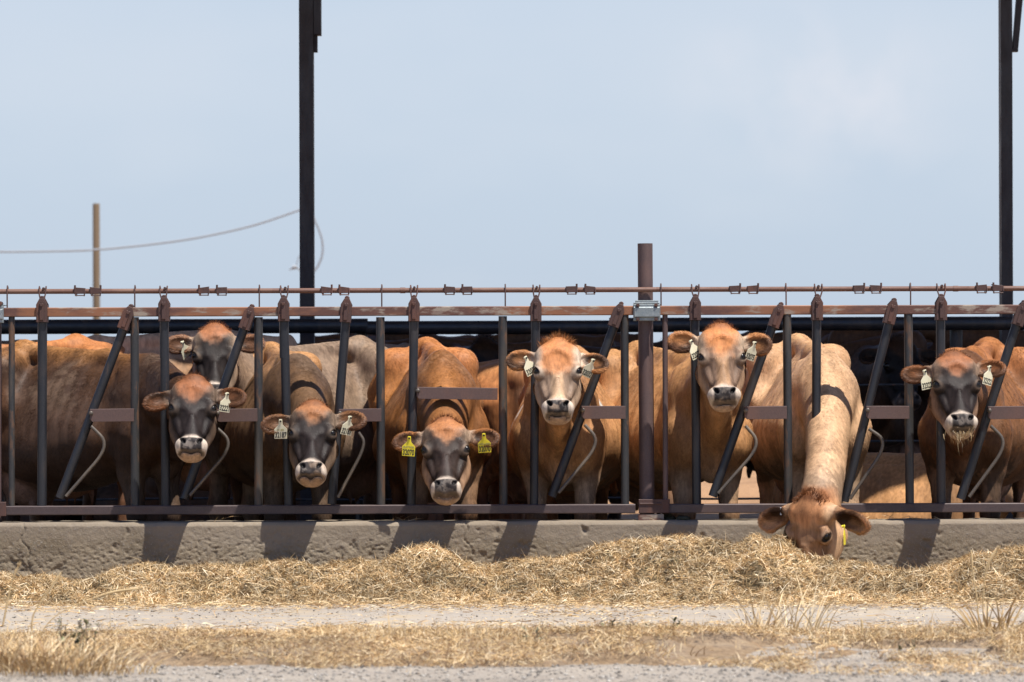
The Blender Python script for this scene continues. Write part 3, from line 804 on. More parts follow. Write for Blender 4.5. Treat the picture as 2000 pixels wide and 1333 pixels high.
    # tags
    for (m, r_, num, small, mt, yw, rl, tl) in c.get('tags', []):
        dr = c.get('ear', (8, 8))[0 if m == 1 else 1]; t = math.radians(dr)
        lp = np.array((m * (.088 + r_ * math.cos(t)), -.034, .118 - r_ * math.sin(t) - .034))
        p = ho + (Rh * hs) @ lp
        ear_tag(o, p, yw, rl, M['tag_' + mt], num, small, .94, tl + 9 * math.sin(7 * c.get('seed', 1) + m))
    print('cow', len(V), round(time.time() - t0, 1), [len(a) for a in ax])
    return o
# ------------------------------------------------------------ large structure: ground, lane, curb
def m_ground():
    m, n, b = mat_new('dry corral dirt')
    f = noise(n, .8, 5, .6); g = noise(n, 14, 6, .7); h = noise(n, 60, 4, .6)
    c = ramp(n, f, [(.3, (.30, .165, .08)), (.55, (.42, .24, .12)), (.75, (.36, .21, .11))])
    c = mixc(n, rng_map(n, g, .55, .72, 0, .6), c, (.17, .10, .06))
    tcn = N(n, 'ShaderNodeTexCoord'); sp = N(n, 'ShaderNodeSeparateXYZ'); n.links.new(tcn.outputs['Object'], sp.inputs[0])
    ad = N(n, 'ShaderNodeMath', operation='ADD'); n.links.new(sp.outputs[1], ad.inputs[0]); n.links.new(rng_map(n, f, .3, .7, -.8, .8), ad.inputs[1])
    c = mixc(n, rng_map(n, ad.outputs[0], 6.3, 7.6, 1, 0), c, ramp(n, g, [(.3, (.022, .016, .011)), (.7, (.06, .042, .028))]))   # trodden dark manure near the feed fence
    n.links.new(c, b.inputs['Base Color']); b.inputs['Roughness'].default_value = .95
    u = bump(n, b, g, .8, .05); bump(n, b, h, .5, .01, u)
    return m
def m_lane():
    m, n, b = mat_new('dusty concrete lane')
    f = noise(n, 1.2, 5, .6, (.35, 1, 1)); g = noise(n, 9, 6, .7, (.3, 1, 1)); h = noise(n, 120, 4, .7)
    c = ramp(n, f, [(.3, (.30, .26, .22)), (.5, (.36, .315, .265)), (.7, (.41, .35, .275))])
    c = mixc(n, rng_map(n, g, .5, .64, 0, .8), c, (.46, .35, .21))
    c = mixc(n, rng_map(n, h, .5, .75, 0, .5), c, (.2, .17, .14))
    n.links.new(c, b.inputs['Base Color']); b.inputs['Roughness'].default_value = .9
    bump(n, b, h, .5, .006)
    return m
def m_gravel():
    m, n, b = mat_new('grey gravel verge')
    f = noise(n, 2.5, 5, .65, (.5, 1, 1)); h = noise(n, 90, 5, .7)
    v = N(n, 'ShaderNodeTexVoronoi'); v.inputs['Scale'].default_value = 55
    t = N(n, 'ShaderNodeTexCoord'); n.links.new(t.outputs['Object'], v.inputs['Vector'])
    c = ramp(n, f, [(.3, (.27, .225, .18)), (.5, (.34, .29, .235)), (.7, (.40, .34, .27))])
    c = mixc(n, rng_map(n, v.outputs['Distance'], .0, .6, .55, 0), c, (.38, .34, .295))
    c = mixc(n, rng_map(n, h, .52, .74, 0, .6), c, (.15, .12, .10))
    n.links.new(c, b.inputs['Base Color']); b.inputs['Roughness'].default_value = .95
    u = bump(n, b, v.outputs['Distance'], .6, .015); bump(n, b, h, .7, .01, u)
    return m
def grid_mesh(name, x0, x1, y0, y1, nx, ny, zf, mat):
    X, Y = np.meshgrid(np.linspace(x0, x1, nx), np.linspace(y0, y1, ny), indexing='ij')
    V = np.stack([X.ravel(), Y.ravel(), zf(X.ravel(), Y.ravel())], 1)
    i = np.arange(nx - 1)[:, None] * ny + np.arange(ny - 1)[None]
    F = np.stack([i, i + ny, i + ny + 1, i + 1], -1).reshape(-1, 4)
    return mesh_np(name, V, F, mat, smooth=True)
def p2(x, y, z=0.0): return np.stack([x, y, np.full_like(x, z)], 1)
def yardz(x, y):
    q = p2(x, y); z = (fbm(q, .9, 4, 3) - .5) * .10 * sst(.4, 2, y)
    z = z + .10 * sst(8.6, 11, y) + (fbm(q, .35, 3, 8) - .4) * .25 * sst(8.6, 12, y)
    return z
MG = m_ground()
V_ = [(-900, -60, -.004), (900, -60, -.004), (900, 1500, -.004), (-900, 1500, -.004)]
tag(mesh_np('ground', V_, [[0, 1, 2, 3]], MG), kind='structure')
tag(grid_mesh('yard_dirt', -14, 14, .12, 24, 220, 190, lambda x, y: np.maximum(yardz(x, y), 0.002) * (1 - sst(20, 24, y)) , MG), kind='structure')
tag(grid_mesh('feed_lane', -12, 12, -3.9, -.02, 200, 60, lambda x, y: .004 + (fbm(p2(x, y), .8, 3) - .4) * .012, m_lane()), kind='structure')
def verge(x, y): return .012 + (fbm(p2(x, y), 1.1, 4, 4) - .45) * .05 + (fbm(p2(x, y), 14, 3, 6) - .5) * .012
tag(grid_mesh('gravel_verge', -10, 10, -18.5, -3.4, 400, 420, lambda x, y: verge(x, y) * sst(-3.4, -3.7, y) if False else verge(x, y) * np.clip((-3.4 - y) / .4, 0, 1), m_gravel()), kind='structure')

# curb: top edge z .33, rough eroded face
ZT = P(1000, 1019, -.14).z
def m_conc():
    m, n, b = mat_new('weathered concrete')
    f = noise(n, 3.0, 5, .6, (.6, 1, 1.4)); g = noise(n, 30, 6, .7); h = noise(n, 110, 5, .75)
    tcn = N(n, 'ShaderNodeTexCoord'); sp = N(n, 'ShaderNodeSeparateXYZ'); n.links.new(tcn.outputs['Object'], sp.inputs[0])
    c = ramp(n, f, [(.3, (.165, .128, .085)), (.5, (.225, .178, .120)), (.7, (.30, .243, .168))])
    c = mixc(n, rng_map(n, g, .55, .7, 0, .6), c, (.17, .14, .125))
    c = mixc(n, rng_map(n, h, .58, .7, 0, .75), c, (.40, .38, .35))
    ad = N(n, 'ShaderNodeMath', operation='ADD'); n.links.new(sp.outputs[2], ad.inputs[0]); n.links.new(rng_map(n, f, .3, .7, -.06, .06), ad.inputs[1])
    top = rng_map(n, ad.outputs[0], .20, .27, 0, 1)
    c = mixc(n, top, c, mixc(n, .5, (.245, .20, .155), c))
    n.links.new(c, b.inputs['Base Color']); b.inputs['Roughness'].default_value = .93
    bs = N(n, 'ShaderNodeBump'); bs.inputs['Distance'].default_value = .009
    n.links.new(rng_map(n, ad.outputs[0], .16, .32, 1.0, .4), bs.inputs['Strength']); n.links.new(g, bs.inputs['Height'])
    bump(n, b, h, .5, .004, bs.outputs['Normal'])
    return m
def curb():
    xs = np.arange(-3.4, 3.4001, .005); prof = []   # profile points (y, z) front bottom -> top -> back
    for z in np.arange(0, ZT - .015, .005): prof.append((-.150 + .012 * z / ZT, z))
    prof += [(-.135, ZT - .012), (-.131, ZT - .004), (-.123, ZT)]
    for y in np.arange(-.11, .115, .012): prof.append((y, ZT))
    prof += [(.12, ZT - .006), (.125, ZT - .02), (.125, 0)]
    pr = np.array(prof); X, K = np.meshgrid(xs, np.arange(len(pr)), indexing='ij')
    Y = pr[K, 0].ravel(); Z = pr[K, 1].ravel(); X = X.ravel()
    q = np.stack([X, Y, Z], 1)
    face = (Y < -.12)
    rough = sst(.30, .17, Z + .14 * (fbm(q, 1.7, 3, 2) - .5)) * 1.0
    er = fbm(q * [1, 1, 1.5], 62, 4, 5, .6); pit = np.maximum(0, .52 - er) * .021
    d = face * (pit * (.15 + rough) + (fbm(q, 5, 3, 6) - .5) * .007)
    big = np.maximum(0, fbm(q, 16, 3, 11) - .68) * .06 * face
    crack = np.zeros_like(X)
    for cx, amp in ((-2.42, .03), (-.24, .02)):
        w = np.abs(X - cx - (ZT - Z) * .22 * np.sign(amp) - (fbm(q * [0, 0, 1], 16, 3, 3) - .5) * .06)
        crack += .006 * np.exp(-(w / .004) ** 2) * (Y < -.1)
    q[:, 1] += d + big + crack
    q[:, 2] -= (Z > ZT - .02) * ((fbm(q, 9, 3, 7) - .4) * .009 + crack * .3)
    n = len(pr); i = np.arange(len(xs) - 1)[:, None] * n + np.arange(n - 1)[None]
    F = np.stack([i, i + n, i + n + 1, i + 1], -1).reshape(-1, 4)
    o = mesh_np('feed_curb', q, F, m_conc(), smooth=True)
    tag(o, 'long low weathered concrete curb under the metal cattle fence', 'curb')
curb()

# ------------------------------------------------------------ headlock fence
def pz(px, py, t=0.0): v = P(px, py, t); return (v.x, v.z)
def bar(mb, a, b, r, t=0.0, n=14, ext=0):
    A, B = P(a[0], a[1], t), P(b[0], b[1], t); mb.tube([A, B], r, n)
def oriented(poly, org, ang):
    c, s = math.cos(ang), math.sin(ang); return [(org[0] + x * c - z * s, org[1] + x * s + z * c) for x, z in poly]
def latch(parent, top, bot, base_px, h=46):
    """house-shaped sheet steel cap on the upper end of an arm"""
    A, B = P(*top, 0), P(*bot, 0); d = (A - B).normalized(); ang = math.atan2(d.z, d.x) - math.pi / 2
    H = h / 394.0
    poly = [(-.026, -H), (.026, -H), (.028, -.030), (.012, 0), (-.012, 0), (-.028, -.030)]
    mb = MB(); org = (A.x, A.z)
    mb.prism(oriented(poly, org, ang), -.036, -.030, .0015)
    mb.prism(oriented(poly, org, ang), .030, .036, .0015)
    mb.prism(oriented([(-.010, -H + .01), (.010, -H + .01), (.010, -.022), (-.010, -.022)], org, ang), -.044, -.036, .002)
    mb.prism(oriented([(-.011, -.012), (.011, -.012), (.011, .008), (.004, .014), (-.004, .014), (-.011, .008)], org, ang), -.03, .03, .002)
    mb.prism(oriented([(-.028, -H), (-.022, -H), (-.022, -.03), (-.028, -.03)], org, ang), -.030, .030)
    mb.prism(oriented([(.022, -H), (.028, -H), (.028, -.03), (.022, -.03)], org, ang), -.030, .030)
    c = P(*top, 0) - d * .03
    mb.tube([(c.x, -.05, c.z), (c.x, -.036, c.z)], .008, 8)
    return mb.build('latch_cap', M['rust_dark'], parent)

def panel(name, x0, x1, label, verts, arms, hooks, clamps, origin_px, rail_y, low_y, rod_y, rodx=None):
    o = empty(name, tuple(P(origin_px, 1019, 0))); tag(o, label, 'cattle fence', 'headlock fence panels')
    # rails (square tube, front and back flats)
    a, b = P(x0, rail_y[0], 0), P(x1, rail_y[1], 0)
    mb = MB(); mb.box((a.x, -.024, a.z - .022), (b.x, .024, a.z + .024), .004); mb.build('top_rail', M['rust_rail'], o)
    a, b = P(x0, low_y[0], 0), P(x1, low_y[1], 0)
    mb = MB(); mb.box((a.x, -.034, a.z - .021), (b.x, .030, a.z + .024), .004); mb.build('bottom_rail', M['low_rail'], o)
    for (tx, ty, bx, by, r, mk) in verts:
        mb = MB(); bar(mb, (tx, ty), (bx, by), r); mb.build('upright', M[mk], o, smooth=True)
    for q in arms:
        mb = MB(); bar(mb, q['top'], q['bot'], .0225); ar = mb.build('swing_arm', M['dark_pipe'], o, smooth=True)
        latch(o, q['cap'], q['bot'], None)
        if 'plate' in q:
            (ax_, ay), (bx, by) = q['plate']
            (xa, za), (xb, zb) = pz(ax_, ay, -.03), pz(bx, by, -.03)
            h = q.get('ph', 25) / 394 / 2
            ang = math.atan2(zb - za, xb - xa); L = math.hypot(xb - xa, zb - za)
            mb = MB(); mb.prism(oriented([(0, -h + .012), (.012, -h), (L, -h), (L, h), (.0, h)], (xa, za), ang), -.036, -.030, .0012)
            mb.prism(oriented([(0, h - .005), (L, h - .005), (L, h), (0, h)], (xa, za), ang), -.030, .028, .001)
            mb.build('spacer_plate', M['plate'], o)
            mb = MB()
            mb.tube([(xa + .006, -.048, za + .012), (xa + .006, -.036, za + .012)], .011, 10)
            mb.ball((xa + .006, -.048, za + .012), .0105, 10, 6, (1, .5, 1)); mb.build('bolt', M['latchrod'], o, smooth=True)
        if 'rod' in q:
            pts = [P(*p, -.028) for p in q['rod']]
            # round the bend
            p0, p1, p2_ = [np.array(p) for p in pts]
            e1 = p1 + (p0 - p1) * .55; e2 = p1 + (p2_ - p1) * .35
            pl = [p0] + [tuple(v) for v in bez(e1, p1, e2, 9)] + [p2_]
            mb = MB(); mb.tube(pl, .0088, 10); mb.build('bent_rod', M['latchrod'], o, smooth=True)
    # locking tube above, its clips and hooks
    mb = MB(); a, b = P((rodx or (x0, x1))[0], rod_y[0], 0), P((rodx or (x0, x1))[1], rod_y[1], 0)
    mb.tube([(a.x, 0, a.z), (b.x, 0, a.z)], .0125, 12)
    for cx in (origin_px + 160,):
        mb.tube([(P(cx, 0).x, 0, a.z), (P(cx + 10, 0).x, 0, a.z)], .0145, 12)
    mb.build('locking_tube', M['rod'], o, smooth=True); rz = a.z
    for hx, kind in hooks:
        x = P(hx, 600).x; mb = MB()
        if kind == 'h':
            mb.tube([(x, -.016, rz - .09), (x, -.017, rz - .02), (x, -.016, rz + .012), (x, -.004, rz + .028), (x, .012, rz + .02), (x, .016, rz)], .0036, 7)
        else:
            for s_ in (-1, 1):
                w = .013 + random.uniform(-.002, .009)
                mb.tube([(x + s_ * .006, -.034, rz - .055), (x + s_ * (w + .002), -.018, rz - .012), (x + s_ * (w + .003), -.014, rz + .012), (x + s_ * (w + .003), .003, rz + .024), (x + s_ * (w + .001), .015, rz + .006)], .0037, 7)
            mb.tube([(x + .004, -.022, rz + .014), (x + .004, .010, rz + .014)], .0065, 8)
        mb.build('hook', M['rust_dark'], o, smooth=True)
    for cx in clamps:
        x = P(cx, 600).x; w = .030; mb = MB(); sgn = random.choice((-1, 1)); h = .018
        tl = random.uniform(-.004, .004)
        mb.prism([(x - w, rz - .014), (x + w, rz - .012), (x + w * .8, rz + h + tl), (x - w, rz + h - tl)], -.022, -.017, .001)
        mb.prism([(x - w, rz + h - tl - .004), (x + w * .8, rz + h + tl - .004), (x + w * .8, rz + h + tl), (x - w, rz + h - tl)], -.017, .02)
        for e in (-.8, .8):
            mb.tube([(x + e * w, -.020, rz + .010), (x + e * w, -.024, rz - .012), (x + e * w * .8, -.018, rz - .022), (x + e * w * .8, .014, rz - .022), (x + e * w * .8, .016, rz + .012)], .003, 6)
        mb.tube([(x - .8 * w, -.024, rz - .021), (x + .8 * w, -.024, rz - .021)], .003, 6)
        mb.tube([(x + sgn * w * .8, -.019, rz + .006), (x + sgn * w * .8, -.019, rz + .030)], .005, 7)
        mb.build('clip', M['rust_dark'], o, smooth=True)
    return o
def ry(x): return 611 - .003 * x      # rails follow the camera's tilt
def ly(x): return 998 - .003 * x
U = .0215
vL = [(23, 616, 23, 992, .0155, 'worn_pipe'), (83, 620, 82, 992, .0235, 'dark_pipe'), (263, 620, 264, 992, .0215, 'worn_pipe'),
      (321, 620, 324, 992, .0225, 'dark_pipe'), (505, 620, 505, 992, .0215, 'worn_pipe'), (555, 620, 564, 992, .0225, 'dark_pipe'),
      (743, 620, 744, 992, .0215, 'worn_pipe'), (809, 620, 803, 992, .0225, 'dark_pipe'), (982, 618, 983, 992, .0215, 'worn_pipe'),
      (1046, 618, 1043, 990, .0215, 'dark_pipe'), (1220, 615, 1221, 990, .0205, 'worn_pipe')]
aL = [dict(top=(83, 615), bot=(83, 700), cap=(83, 584)),
      dict(top=(254, 610), bot=(117, 973), cap=(256, 600), plate=((176, 812), (262, 811)), rod=((178, 833), (216, 870), (129, 970))),
      dict(top=(321, 615), bot=(321, 700), cap=(321, 582)),
      dict(top=(488, 610), bot=(360, 974), cap=(492, 600), plate=((423, 812), (503, 811)), rod=((420, 833), (458, 868), (371, 968))),
      dict(top=(554, 615), bot=(555, 700), cap=(554, 582)),
      dict(top=(677, 610), bot=(648, 985), cap=(678, 584), plate=((662, 812), (745, 811)), rod=((700, 845), (716, 868), (660, 972))),
      dict(top=(808, 615), bot=(808, 700), cap=(809, 582), plate=((814, 768), (972, 770)), ph=23),
      dict(top=(1046, 615), bot=(1046, 700), cap=(1047, 582)),
      dict(top=(1210, 608), bot=(1078, 970), cap=(1213, 595), plate=((1136, 806), (1222, 806)), rod=((1142, 830), (1174, 864), (1091, 963)))]
hL = [(15, 'h'), (84, 'v'), (264, 'h'), (321, 'v'), (507, 'h'), (556, 'v'), (746, 'h'), (808, 'v'), (987, 'h'), (1047, 'v')]
cL = [157, 188, 399, 434, 639, 673, 879, 913, 1117, 1153]
panel('headlock_fence_panel', 7, 1238, 'rusty headlock fence panel spanning from the left edge to the tall brown post', vL, aL, hL, cL, 620, (ry(7), 0), (ly(7), 0), (570, 0), (-8, 1282))
vR = [(1299, 615, 1300, 985, .0135, 'post'), (1357, 616, 1361, 985, .0225, 'dark_pipe'), (1537, 614, 1540, 985, .0215, 'worn_pipe'),
      (1595, 616, 1594, 985, .0225, 'dark_pipe'), (1774, 614, 1777, 985, .0215, 'worn_pipe'), (1837, 614, 1838, 985, .0225, 'dark_pipe'), (2016, 612, 2017, 985, .0215, 'worn_pipe'),
      (2076, 612, 2077, 985, .0225, 'dark_pipe')]
aR = [dict(top=(1357, 610), bot=(1357, 700), cap=(1358, 580)),
      dict(top=(1520, 606), bot=(1392, 970), cap=(1525, 596), plate=((1454, 807), (1537, 806)), rod=((1456, 832), (1488, 868), (1403, 964))),
      dict(top=(1595, 610), bot=(1595, 700), cap=(1596, 580)),
      dict(top=(1743, 606), bot=(1649, 980), cap=(1746, 588), plate=((1692, 806), (1776, 806)), rod=((1697, 838), (1736, 864), (1660, 975))),
      dict(top=(1837, 610), bot=(1837, 700), cap=(1838, 580)),
      dict(top=(1995, 604), bot=(1876, 975), cap=(2000, 592), plate=((1930, 807), (2016, 806)), rod=((1935, 832), (1970, 866), (1893, 971)))]
hR = [(1291, 'h'), (1359, 'v'), (1535, 'h'), (1597, 'v'), (1778, 'h'), (1838, 'v'), (2018, 'h')]
cR = [1436, 1471, 1678, 1711, 1917, 1949]
panel('headlock_fence_panel', 1288, 2110, 'rusty headlock fence panel right of the tall brown post', vR, aR, hR, cR, 1700, (ry(1288), 0), (ly(1288), 0), (566, 0), (1282, 2110))

# steel post with galvanised clamp
po = empty('fence_post', (P(1261, 1019).x, .055, 0)); tag(po, 'tall round brown steel post carrying the galvanised clamp between two fence panels', 'post')
mb = MB(); a = P(1260, 476, .055); b = P(1264, 1019, .055); mb.tube([(b.x, .055, ZT - .01), (a.x, .055, a.z)], .0375, 26); mb.build('post', M['post'], po, smooth=True)
mb = MB(); x0, z0 = pz(1237, 627, -.04); x1, z1 = pz(1290, 588, -.04)
zr = P(1262, 607).z
mb.prism([(x0, zr - .052), (x1, zr - .052), (x1, zr + .033), (x0, zr + .033)], -.034, -.028, .003)
mb.box((x0 + .002, -.046, zr - .035), (x1 - .002, -.034, zr + .018), .005)
mb.build('clamp', M['galv'], po)
mb = MB(); mb.box((x0 + .004, -.0335, zr + .0335), (x1 - .004, .085, zr + .039), .001); mb.box((x0 + .01, -.030, zr + .026), (x1 - .01, -.0275, zr + .05), .001)
mb.build('clamp_strap', M['galv'], po)
for dx in (.02, -.02):
    for dz in (-.043, .026):
        mb = MB(); xx = x0 + .022 if dx > 0 else x1 - .022
        mb.tube([(xx, -.050, zr + dz), (xx, -.034, zr + dz)], .010, 6); mb.tube([(xx, -.054, zr + dz), (xx, -.050, zr + dz)], .005, 8); mb.build('bolt', M['rust_dark'], po)
zl = P(1262, 994).z; mb = MB()
mb.box((P(1247, 990).x, -.045, zl - .02), (P(1308, 990).x, -.037, zl + .048), .002)
mb.box((P(1249, 990).x, -.05, zl + .022), (P(1292, 990).x, .10, zl + .030), .002)
mb.build('foot_plate', M['rust_dark'], po)
mb = MB(); mb.box((P(1246, 990).x, -.042, ZT - .004), (P(1296, 990).x, -.030, ZT + .030), .002); mb.build('foot_clamp', M['rust_rail'], po)
# clamp at the left picture edge
po2 = empty('fence_post', (P(-12, 1019).x, .06, 0)); tag(po2, 'galvanised clamp and steel post cut off by the left edge of the photo', 'post')
mb = MB(); xx = P(-14, 600).x; mb.tube([(xx, .045, ZT - .01), (xx, .045, 1.12), (xx, .045, 1.42)], .0375, 24); mb.build('post', M['post'], po2, smooth=True)
x1 = P(9, 600).x; x0 = P(-42, 600).x; mb = MB(); zr2 = P(0, 611).z
mb.box((x0, -.034, zr2 - .052), (x1, -.028, zr2 + .033), .003); mb.box((x0 + .002, -.046, zr2 - .035), (x1 - .002, -.034, zr2 + .018), .005); mb.box((x0 + .004, -.033, zr2 + .0335), (x1, .085, zr2 + .038)); mb.build('clamp', M['galv'], po2)
mb = MB(); mb.tube([(x1 - .02, -.052, zr2 + .044), (x1 - .02, .02, zr2 + .044)], .012, 8); mb.build('bolt', M['rust_dark'], po2)
mb = MB(); mb.box((x0, -.045, ly(0) * 0 + P(0, 998).z - .025), (P(14, 990).x, -.037, P(0, 998).z + .045), .002); mb.build('foot_plate', M['rust_dark'], po2)

# ------------------------------------------------------------ shade shelter: single row of columns, roof above the frame
YC = 4.0
def shelter():
    o = empty('shade_shelter', (P(600, 700, YC).x, YC, 0)); tag(o, 'tall dark steel columns of the open shade shelter behind the cows', 'shelter')
    zt = 4.3
    for px in (600, 1965):
        x = P(px, 500, YC).x; hw = .042 if px < 1000 else .034
        mb = MB()
        mb.box((x - hw, YC - .06, 0), (x + hw, YC - .052, zt), .001); mb.box((x - hw, YC + .052, 0), (x + hw, YC + .06, zt), .001)
        mb.box((x - .005, YC - .052, 0), (x + .005, YC + .052, zt)); mb.box((x - hw, YC - .052, 0), (x - hw + .004, YC + .052, zt))
        mb.box((x + hw - .004, YC - .052, 0), (x + hw, YC + .052, zt))
        mb.build('column', M['shade_post'], o)
    x = P(600, 500, YC).x; mb = MB(); z1 = P(600, 70, YC).z; z2 = P(600, 103, YC).z
    mb.box((x + .042, YC - .05, z1), (x + .088, YC + .05, zt), .003); mb.box((x + .042, YC - .02, z2), (x + .066, YC + .02, z1 + .02), .002)
    mb.build('bracket', M['shade_post'], o)
    x = P(1965, 500, YC).x; mb = MB(); a = P(1983, 98, YC); b = P(1998, -120, YC)
    mb.prism([(a.x - .018, a.z), (a.x + .014, a.z), (b.x + .03, b.z), (b.x - .012, b.z)], YC - .03, YC + .03, .002)
    mb.box((x + .034, YC - .03, a.z - .012), (a.x + .014, YC + .03, a.z + .004)); mb.build('brace', M['shade_post'], o)
    m, n, b_ = mat_new('corrugated roof sheet'); f = noise(n, 3, 4); n.links.new(ramp(n, f, [(.3, (.25, .25, .25)), (.7, (.38, .37, .36))]), b_.inputs['Base Color']); b_.inputs['Roughness'].default_value = .5; b_.inputs['Metallic'].default_value = .6
    xs = np.linspace(-9.5, 9.5, 500); V = []; F = []
    for i, xx in enumerate(xs):
        w = .018 * math.sin(i * 1.2)
        for y, z in ((1.05, 4.42), (7.6, 4.75)): V.append((xx, y, z + w)); V.append((xx, y, z + w + .002))
    F = [[4 * i, 4 * i + 4, 4 * i + 6, 4 * i + 2] for i in range(len(xs) - 1)] + [[4 * i + 1, 4 * i + 3, 4 * i + 7, 4 * i + 5] for i in range(len(xs) - 1)]
    mesh_np('roof', V, F, m, o)
    mb = MB()
    mb.box((-9.4, YC - .05, 4.25), (9.4, YC + .05, 4.40))
    for y, z in ((1.3, 4.36), (2.6, 4.43), (5.4, 4.56), (7.2, 4.66)): mb.box((-9.4, y - .04, z - .05), (9.4, y + .04, z + .02))
    mb.build('roof_beams', M['shade_post'], o)
shelter()
# pipe and cable fence along the columns
def backfence():
    YF = 3.6
    o = empty('pipe_cable_fence', (P(705, 700, YF).x, YF, 0)); tag(o, 'thick dark pipe and cable fence running behind the standing cows', 'fence')
    mb = MB(); a = P(1000, 636, YF); l = P(-40, 638, YF); r = P(2060, 630, YF)
    # slightly different sections of pipe
    for x0, x1, dz, rr in ((-60, 715, .0, .043), (715, 1190, -.012, .040), (1190, 1420, .0, .043), (1420, 2060, .004, .040)):
        A = P(x0, 640, YF); B = P(x1, 640, YF); mb.tube([(A.x, YF, a.z + dz), (B.x + .01, YF, a.z + dz)], rr, 20)
    mb.build('top_pipe', M['dark_pipe'], o, smooth=True)
    for k, py in enumerate((752, 862, 970)):
        z = P(1700, py, YF).z; mb = MB(); pts = []
        for i in range(60):
            x = -4 + 8 * i / 59; pts.append((x, YF, z - .012 * math.sin(math.pi * ((x + 1.9) / 2.1 % 1)) ** 2))
        mb.tube(pts, .0065, 7); mb.build('cable', M['worn_pipe'], o, smooth=True)
    for px in (705, 1870, -40):
        x = P(px, 700, YF).x; mb = MB(); mb.tube([(x, YF + .06, -.02), (x, YF + .06, a.z - .0)], .038, 14); mb.build('fence_post', M['dark_pipe'], o, smooth=True)
backfence()
# far wooden pole and sagging wire
def m_wood():
    m, n, b = mat_new('weathered pole wood'); f = noise(n, 14, 5, .6, (1, 1, .06))
    n.links.new(ramp(n, f, [(.3, (.11, .078, .048)), (.6, (.17, .12, .072)), (.8, (.08, .055, .035))]), b.inputs['Base Color']); b.inputs['Roughness'].default_value = .85; bump(n, b, f, .4, .01); return m
YP = 24.0
a = P(188, 398, YP); mb = MB(); mb.tube([(a.x, YP, -.1), (a.x, YP, a.z - .01), (a.x, YP, a.z)], [.040, .038, .034], 14)
tag(mb.build('wooden_pole', m_wood(), None, (a.x, YP, 0), smooth=True), 'tan weathered wooden pole standing far behind the left cows', 'pole')
YW = 22.0
wp = [P(-900, 440, YW)] + [P(x, y, YW) for x, y in ((-300, 482), (0, 492), (100, 491), (188, 488), (300, 477), (400, 462), (500, 439), (590, 409), (700, 365), (900, 260), (1100, 120))]
wp += [P(1300, -40, YW)]
def catmull(p, n=8):
    out = []
    for i in range(len(p) - 1):
        p0, p1, p2_, p3 = p[max(i - 1, 0)], p[i], p[i + 1], p[min(i + 2, len(p) - 1)]
        for k in range(n):
            t = k / n; out.append(.5 * ((2 * p1) + (-p0 + p2_) * t + (2 * p0 - 5 * p1 + 4 * p2_ - p3) * t * t + (-p0 + 3 * p1 - 3 * p2_ + p3) * t ** 3))
    return out + [p[-1]]
wp = [P(x, y, YW) for x, y in ((-420, 470), (-300, 482), (-100, 491), (0, 492), (100, 491), (188, 488), (300, 477), (400, 462), (500, 439), (590, 409), (604, 408), (616, 432), (629, 468), (629, 500), (615, 528), (598, 534), (582, 524))]
M['wire'] = simple('grey cable', (.30, .33, .36), .6)
mb = MB(); mb.tube(catmull(wp, 6), .011, 7)
wo = mb.build('cable', M['wire'], None, tuple(wp[3]), smooth=True); tag(wo, 'thin sagging grey cable crossing the sky on the left and ending in a loop', 'cable')
mb = MB(); q = P(575, 522, YW); mb.tube([q + Vector((-.02, 0, .0)), q + Vector((.03, 0, .0))], [.028, .018], 8); mb.tube([q + Vector((-.055, 0, -.03)), q + Vector((.0, 0, .0))], .008, 6); mb.tube([q + Vector((.02, 0, .01)), q + Vector((.05, 0, .12))], .006, 6)
mb.build('insulator', M['wire'], wo, smooth=True)

# ------------------------------------------------------------ hay, straw, dry grass
def straw_mat(name, rough=.6, trans=.0):
    m, n, b = mat_new(name); n.links.new(attr(n), b.inputs['Base Color']); b.inputs['Roughness'].default_value = rough
    b.inputs['Specular IOR Level'].default_value = .3
    return m
M['straw'] = straw_mat('dry straw')
CX = [-1500, -900, -400, 0, 60, 130, 180, 230, 290, 350, 400, 470, 540, 600, 680, 740, 770, 800, 850, 875, 900, 940, 1010, 1060, 1130, 1180, 1230, 1290, 1330, 1380, 1440, 1480, 1520, 1560, 1640, 1720, 1780, 1850, 1900, 1960, 2000, 2500, 3200]
CY = [1110, 1090, 1120, 1127, 1134, 1142, 1130, 1109, 1104, 1116, 1110, 1118, 1106, 1114, 1106, 1100, 1086, 1074, 1068, 1082, 1102, 1109, 1102, 1094, 1092, 1080, 1061, 1051, 1053, 1066, 1079, 1058, 1064, 1086, 1103, 1116, 1121, 1110, 1095, 1085, 1080, 1090, 1110]
def hayz(x, y):
    px = 1000 + x * FPX / 19.4
    cz = CAMZ - (np.interp(px, CX, CY) - HOR) * 19.4 / FPX
    q = p2(x, y)
    toe = -1.42 + (fbm(q * [1, 0, 0], 2.2, 3, 31) - .5) * .28
    t = np.clip((y - toe) / (-.62 - toe), 0, 1)
    prof = t ** .72
    back = 1 - .22 * sst(-.5, -.14, y)
    z = cz * prof * back
    w_ = q + (fbm(q, 6, 2, 49) - .5)[:, None] * .10
    lump = (fbm(q, 3.4, 3, 41, .5) - .5) * .16 + np.abs(vn(w_, 5.5, 44) - .5) * .34 + np.abs(vn(w_, 13, 45) - .5) * .17 - .115 + (fbm(q, 30, 3, 47) - .5) * .05
    z = z + lump * np.clip(t * 3, 0, 1) * np.clip(1.35 - t, .3, 1)
    z = z - .02 * (1 - np.clip(t * 12, 0, 1))
    return z
